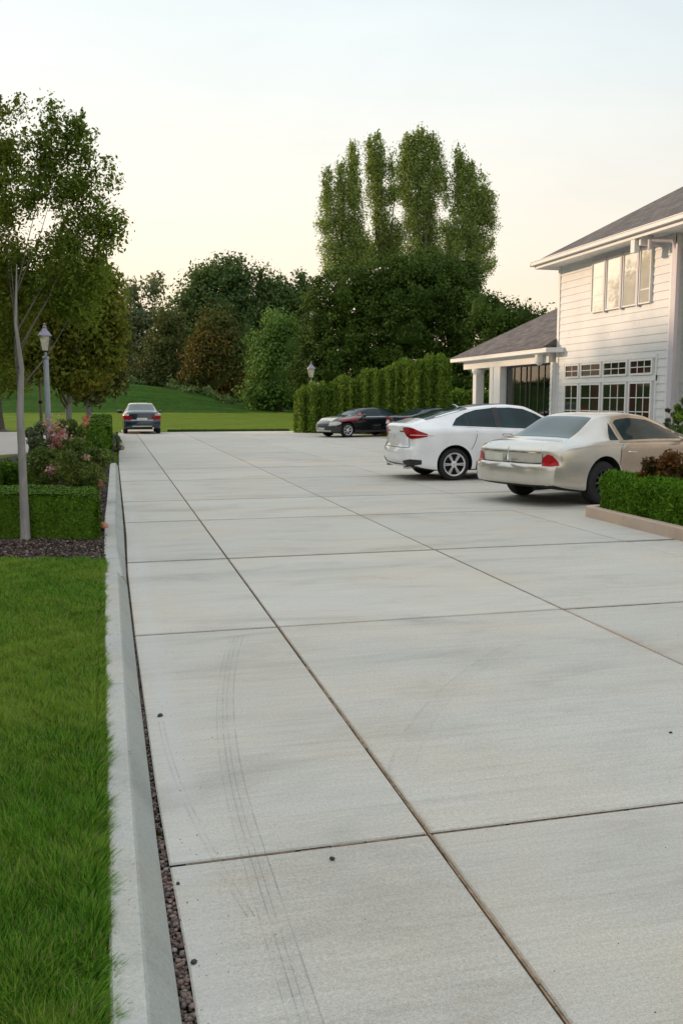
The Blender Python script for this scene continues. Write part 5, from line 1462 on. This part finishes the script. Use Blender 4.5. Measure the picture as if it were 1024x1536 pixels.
T4 = [(-40, 450, 60, 60), (-20, 520, 60, 44), (10, 480, 44, 50), (20, 545, 30, 26), (-60, 380, 60, 60)]
b0 = zbase(-6, 645, 48, -.05)
tree('large_tree', 'large dark trunked tree at the left edge beyond the pale path', px_lobes(T4, 48, .9), b0, .42, MAT['tree_mid'], MAT['bark_dark'],
     n=18000, clumps=220, clump_r=.9, leaf=.25, seed=64, shell=.3, limbs=10, fork=2.2)

# ------------------------------------------------------------------ woodland behind
G_ = 'trees of the woodland edge beyond the lawn'
def far(label, lobes, d, mat, n, clumps, cr, leaf, seed, tr=.35, core=.72, **kw):
    lb = px_lobes(lobes, d, .8); bx = sum(l[0] for l in lb)/len(lb); by = sum(l[1] for l in lb)/len(lb)
    z = float(ground_h(bx, by))-.06
    core *= .84
    return tree(kw.pop('name', 'woodland_tree'), label, lb, (bx, by, z), tr, mat, MAT['bark_dark'], n=int(n*1.9), clumps=int(clumps*1.5), clump_r=cr*.85, leaf=leaf*.8, seed=seed, core=core, limbs=6, group=kw.pop('group', G_), **kw)
far('airy pale tree with thin top against the bright sky at the left', [(200, 440, 14, 22), (232, 432, 14, 20), (242, 470, 12, 16), (212, 480, 30, 34), (195, 520, 30, 40), (225, 540, 34, 40), (170, 500, 30, 50), (180, 570, 40, 34)], 140, MAT['far_grey'], 8500, 150, 2.2, .62, 71, core=.5, shell=.2)
far('dark brownish conifer-shaped tree left of the russet tree', [(255, 485, 18, 24), (252, 520, 30, 34), (250, 560, 38, 40), (215, 575, 30, 34)], 133, MAT['far_brown'], 7000, 120, 2.2, .6, 72, core=.8)
far('tallest broad dark green tree left of centre', [(300, 425, 22, 30), (345, 415, 28, 26), (322, 412, 22, 22), (365, 440, 16, 28), (290, 460, 32, 36), (335, 465, 46, 40), (290, 510, 34, 40), (370, 500, 30, 50), (330, 540, 60, 50)], 148, MAT['far_dark'], 13000, 220, 2.6, .7, 73)
far('russet and green conical tree in front of the woodland', [(322, 482, 20, 14), (322, 505, 32, 24), (326, 535, 42, 30), (330, 565, 48, 34)], 128, MAT['far_orange'], 9500, 150, 2.2, .55, 74, core=.8, shell=.7)
far('dark tree with two thin spires between tallest tree and domed tree', [(391, 412, 5, 12), (391, 430, 9, 12), (455, 418, 7, 12), (455, 436, 12, 14), (410, 440, 24, 24), (440, 455, 34, 26), (400, 480, 34, 40), (440, 500, 34, 44)], 150, MAT['far_dark'], 9500, 170, 2.3, .62, 75)
far('rounded bright green tree at the woodland foot', [(418, 488, 24, 24), (400, 520, 26, 28), (432, 520, 34, 34), (420, 560, 42, 38), (400, 590, 34, 24), (440, 590, 30, 26)], 116, MAT['far_bright'], 11000, 170, 1.9, .5, 76, core=.8)
far('low dark tree behind the navy car', [(160, 560, 50, 34), (215, 590, 40, 20), (110, 570, 60, 30), (60, 580, 60, 30), (20, 560, 50, 40)], 152, MAT['far_dark'], 7000, 110, 2.8, .8, 77)
far('dark filler tree in the shade between russet and bright green trees', [(370, 560, 34, 50), (380, 600, 30, 20), (350, 590, 40, 30), (290, 570, 40, 34)], 152, MAT['far_dark'], 6000, 90, 2.6, .8, 78)
D_ = 86
far('huge dark domed tree rising behind the tall hedge', [(635, 410, 62, 32), (585, 422, 66, 34), (680, 430, 46, 38), (520, 445, 60, 40), (640, 450, 90, 44), (480, 490, 36, 56), (530, 500, 60, 60), (610, 500, 90, 70), (690, 500, 50, 70), (500, 560, 56, 50), (590, 570, 80, 50), (680, 570, 60, 50), (465, 560, 30, 50)], D_, MAT['big_dark'], 72000, 1500, .95, .32, 81, .6, .5, name='domed_tree', group=None, shell=.75)
far('dark leafy tree standing right of the domed tree, behind the porch roof', [(745, 480, 34, 34), (780, 485, 30, 26), (815, 490, 34, 22), (850, 490, 40, 24), (740, 540, 50, 50), (800, 540, 60, 46), (720, 470, 24, 34)], 78, MAT['big_dark'], 13000, 200, 1.3, .3, 82, .4, .8, name='leafy_tree', group=None)
# poplars: clusters of upswept plumes
def plume(u0, v0, u1, v1, w, n=6):
    out = []
    for k in range(n):
        t = k/(n-1); ww = w*(.45+.75*math.sin(math.pi*min(1, .18+t*.62)))*(.4 if k == 0 else 1)
        out.append((u0+(u1-u0)*t, v0+(v1-v0)*t, ww, abs(v1-v0)/n*.85))
    return out
PG = 'tall poplars behind the domed tree'
def head(pts):
    return [(u, v, ru, rv) for (u, v, ru, rv) in pts]
far('leftmost poplar with stepped outline leaning left', head([(529, 236, 6, 18), (528, 262, 11, 26), (530, 300, 14, 34), (532, 345, 15, 34), (511, 265, 6, 16), (510, 290, 10, 26), (512, 330, 13, 32), (490, 275, 6, 18), (489, 302, 9, 24), (494, 338, 12, 28), (480, 336, 6, 10), (500, 375, 22, 22), (530, 385, 20, 24), (505, 405, 26, 14), (541, 380, 12, 40)]), 100, MAT['poplar'], 20000, 420, .85, .25, 91, .4, 0, name='poplar', group=PG, vmul=1.9, up=.8, shell=.25, shoots=130)
far('second poplar, slim and forked at its tip', head([(554, 222, 5, 14), (566, 220, 6, 16), (558, 248, 9, 24), (569, 250, 10, 26), (565, 290, 15, 34), (572, 335, 16, 34), (578, 375, 15, 30), (586, 255, 6, 18), (589, 290, 9, 24), (594, 370, 14, 40), (556, 385, 12, 34)]), 103, MAT['poplar'], 15000, 340, .8, .25, 92, .4, 0, name='poplar', group=PG, vmul=1.9, up=.8, shell=.25, shoots=110)
far('third poplar, widest and tallest of the four', head([(612, 218, 8, 14), (631, 212, 10, 14), (648, 222, 9, 16), (604, 245, 10, 24), (625, 245, 20, 30), (650, 250, 14, 28), (612, 285, 17, 32), (640, 290, 20, 34), (660, 265, 8, 22), (622, 330, 17, 34), (645, 340, 15, 32), (624, 375, 18, 30), (650, 385, 18, 26)]), 101, MAT['poplar'], 22000, 420, .9, .25, 93, .4, 0, name='poplar', group=PG, vmul=1.7, up=.8, shell=.25, shoots=130)
far('rightmost poplar with ragged lower boughs', head([(689, 242, 7, 18), (690, 272, 13, 28), (704, 262, 7, 18), (708, 292, 13, 30), (692, 315, 16, 34), (722, 285, 6, 18), (724, 312, 10, 26), (712, 340, 18, 32), (736, 305, 6, 16), (735, 332, 8, 20), (690, 360, 20, 28), (718, 375, 16, 20), (734, 362, 8, 10), (728, 400, 14, 8), (716, 420, 14, 8), (672, 350, 12, 24), (676, 385, 16, 20), (736, 395, 8, 5), (668, 290, 6, 18), (705, 390, 16, 18)]), 99, MAT['poplar'], 21000, 430, .85, .25, 94, .4, 0, name='poplar', group=PG, vmul=1.7, up=.8, shell=.25, shoots=130)

# unseen tall tree row added beyond the left edge to shade the near driveway
proto = None
TG = 'unseen trees added at far left to shade the driveway'
spots = [(-15, 2), (-16, 9), (-15, 15.5), (-17, 22), (-15.5, 28), (-18, 35), (-17, 42), (-20, 49), (-21, 57)]
for i, (x, y) in enumerate(spots):
    if proto is None:
        rr = np.random.default_rng(5)
        lb = [(x+rr.normal()*1.0, y+rr.normal()*1.5, z, 2.8, 3.2, 2.4) for z in (2.6, 4.5, 6.5, 8.5, 9.8)]
        proto = tree('added_shade_tree', 'broad dark tree of the unseen row added to shade the driveway', lb, (x, y, -.05), .3, MAT['big_dark'], MAT['bark_dark'], n=9000, clumps=110, clump_r=1.2, leaf=.45, seed=99, core=.72, limbs=8, group=TG)
    else:
        c_ = copy_tree(proto); c_.location = (x, y, -.05); c_.rotation_euler = (0, 0, i*1.3); s_ = 1+.12*math.sin(i*2.1); c_.scale = (s_, s_, s_)

# ------------------------------------------------------------------ light and camera
SUN_AZ = R(-52)      # from +Y toward -X
SUN_EL = R(13)
sd = Vector((math.sin(SUN_AZ)*math.cos(SUN_EL), math.cos(SUN_AZ)*math.cos(SUN_EL), math.sin(SUN_EL)))
ld = bpy.data.lights.new('sun', 'SUN'); ld.energy = .95; ld.angle = R(1.5); ld.color = (1.0, .72, .48)
lo = bpy.data.objects.new('sun', ld); col.objects.link(lo); lo.rotation_euler = (-sd).to_track_quat('-Z', 'Y').to_euler(); lo.location = (0, 0, 60)

w = bpy.data.worlds.new('World'); scene.world = w; w.use_nodes = True
nt = w.node_tree; bg = nt.nodes['Background']
sky = N(nt, 'ShaderNodeTexSky'); sky.sky_type = 'NISHITA'; sky.sun_disc = False
sky.sun_elevation = SUN_EL; sky.sun_rotation = SUN_AZ; sky.altitude = 50; sky.air_density = 1.0; sky.dust_density = 2.5; sky.ozone_density = 1.0
hs = N(nt, 'ShaderNodeHueSaturation'); hs.inputs['Value'].default_value = 1.45; hs.inputs['Saturation'].default_value = .22
nt.links.new(sky.outputs[0], hs.inputs['Color']); tc = N(nt, 'ShaderNodeTexCoord'); sx = N(nt, 'ShaderNodeSeparateXYZ'); nt.links.new(tc.outputs['Generated'], sx.inputs[0])
hz = M2(nt, 'MULTIPLY', M2(nt, 'POWER', 2.718, M2(nt, 'MULTIPLY', M2(nt, 'ABSOLUTE', sx.outputs[2]), -6.0)), .8)
warm = mix(nt, hs.outputs[0], (1.10, .93, .74), hz, 'MULTIPLY')
vd = N(nt, 'ShaderNodeVectorMath', operation='DOT_PRODUCT'); nt.links.new(tc.outputs['Generated'], vd.inputs[0]); vd.inputs[1].default_value = sd
glow = ramp(nt, M2(nt, 'ADD', M2(nt, 'MULTIPLY', vd.outputs['Value'], .5), .5), [(.45, (.90, .92, .93)), (.85, (1.12, 1.08, 1.02))])
haze = ramp(nt, M2(nt, 'ABSOLUTE', sx.outputs[2]), [(0, (.77,.58,.39)), (.07, (.79,.65,.49)), (.17, (.75,.695,.61)), (.32, (.63,.675,.69)), (.5, (.50,.60,.69)), (.75, (.72,.76,.80)), (1, (.85,.88,.90))])
haze = mix(nt, haze, ramp(nt, noise(nt, 2.2, 5, .6, mapping(nt, (1, 1, 3.5), 'Generated'), .4), [(.35, (.955,.96,.965)), (.65, (1.035,1.03,1.025))]), 1.0, 'MULTIPLY')
cap = mix(nt, mix(nt, haze, (2.56, 2.56, 2.56), 1.0, 'MULTIPLY'), glow, 1.0, 'MULTIPLY')
nt.links.new(mix(nt, warm, cap, 1.0, 'DARKEN'), bg.inputs[0]); bg.inputs[1].default_value = .15

cd = bpy.data.cameras.new('camera'); cam = bpy.data.objects.new('camera', cd); col.objects.link(cam)
cd.sensor_fit = 'VERTICAL'; cd.sensor_height = 36; cd.lens = 36*FPX/1536; cd.clip_end = 3000; cd.clip_start = .05
cam.location = (0, 0, H); cam.rotation_euler = (R(90)-TH, 0, -YAW)
scene.camera = cam
scene.render.resolution_x = 682; scene.render.resolution_y = 1024
scene.view_settings.view_transform = 'Standard'; scene.view_settings.look = 'None'; scene.view_settings.gamma = 1; scene.view_settings.exposure = 1.88
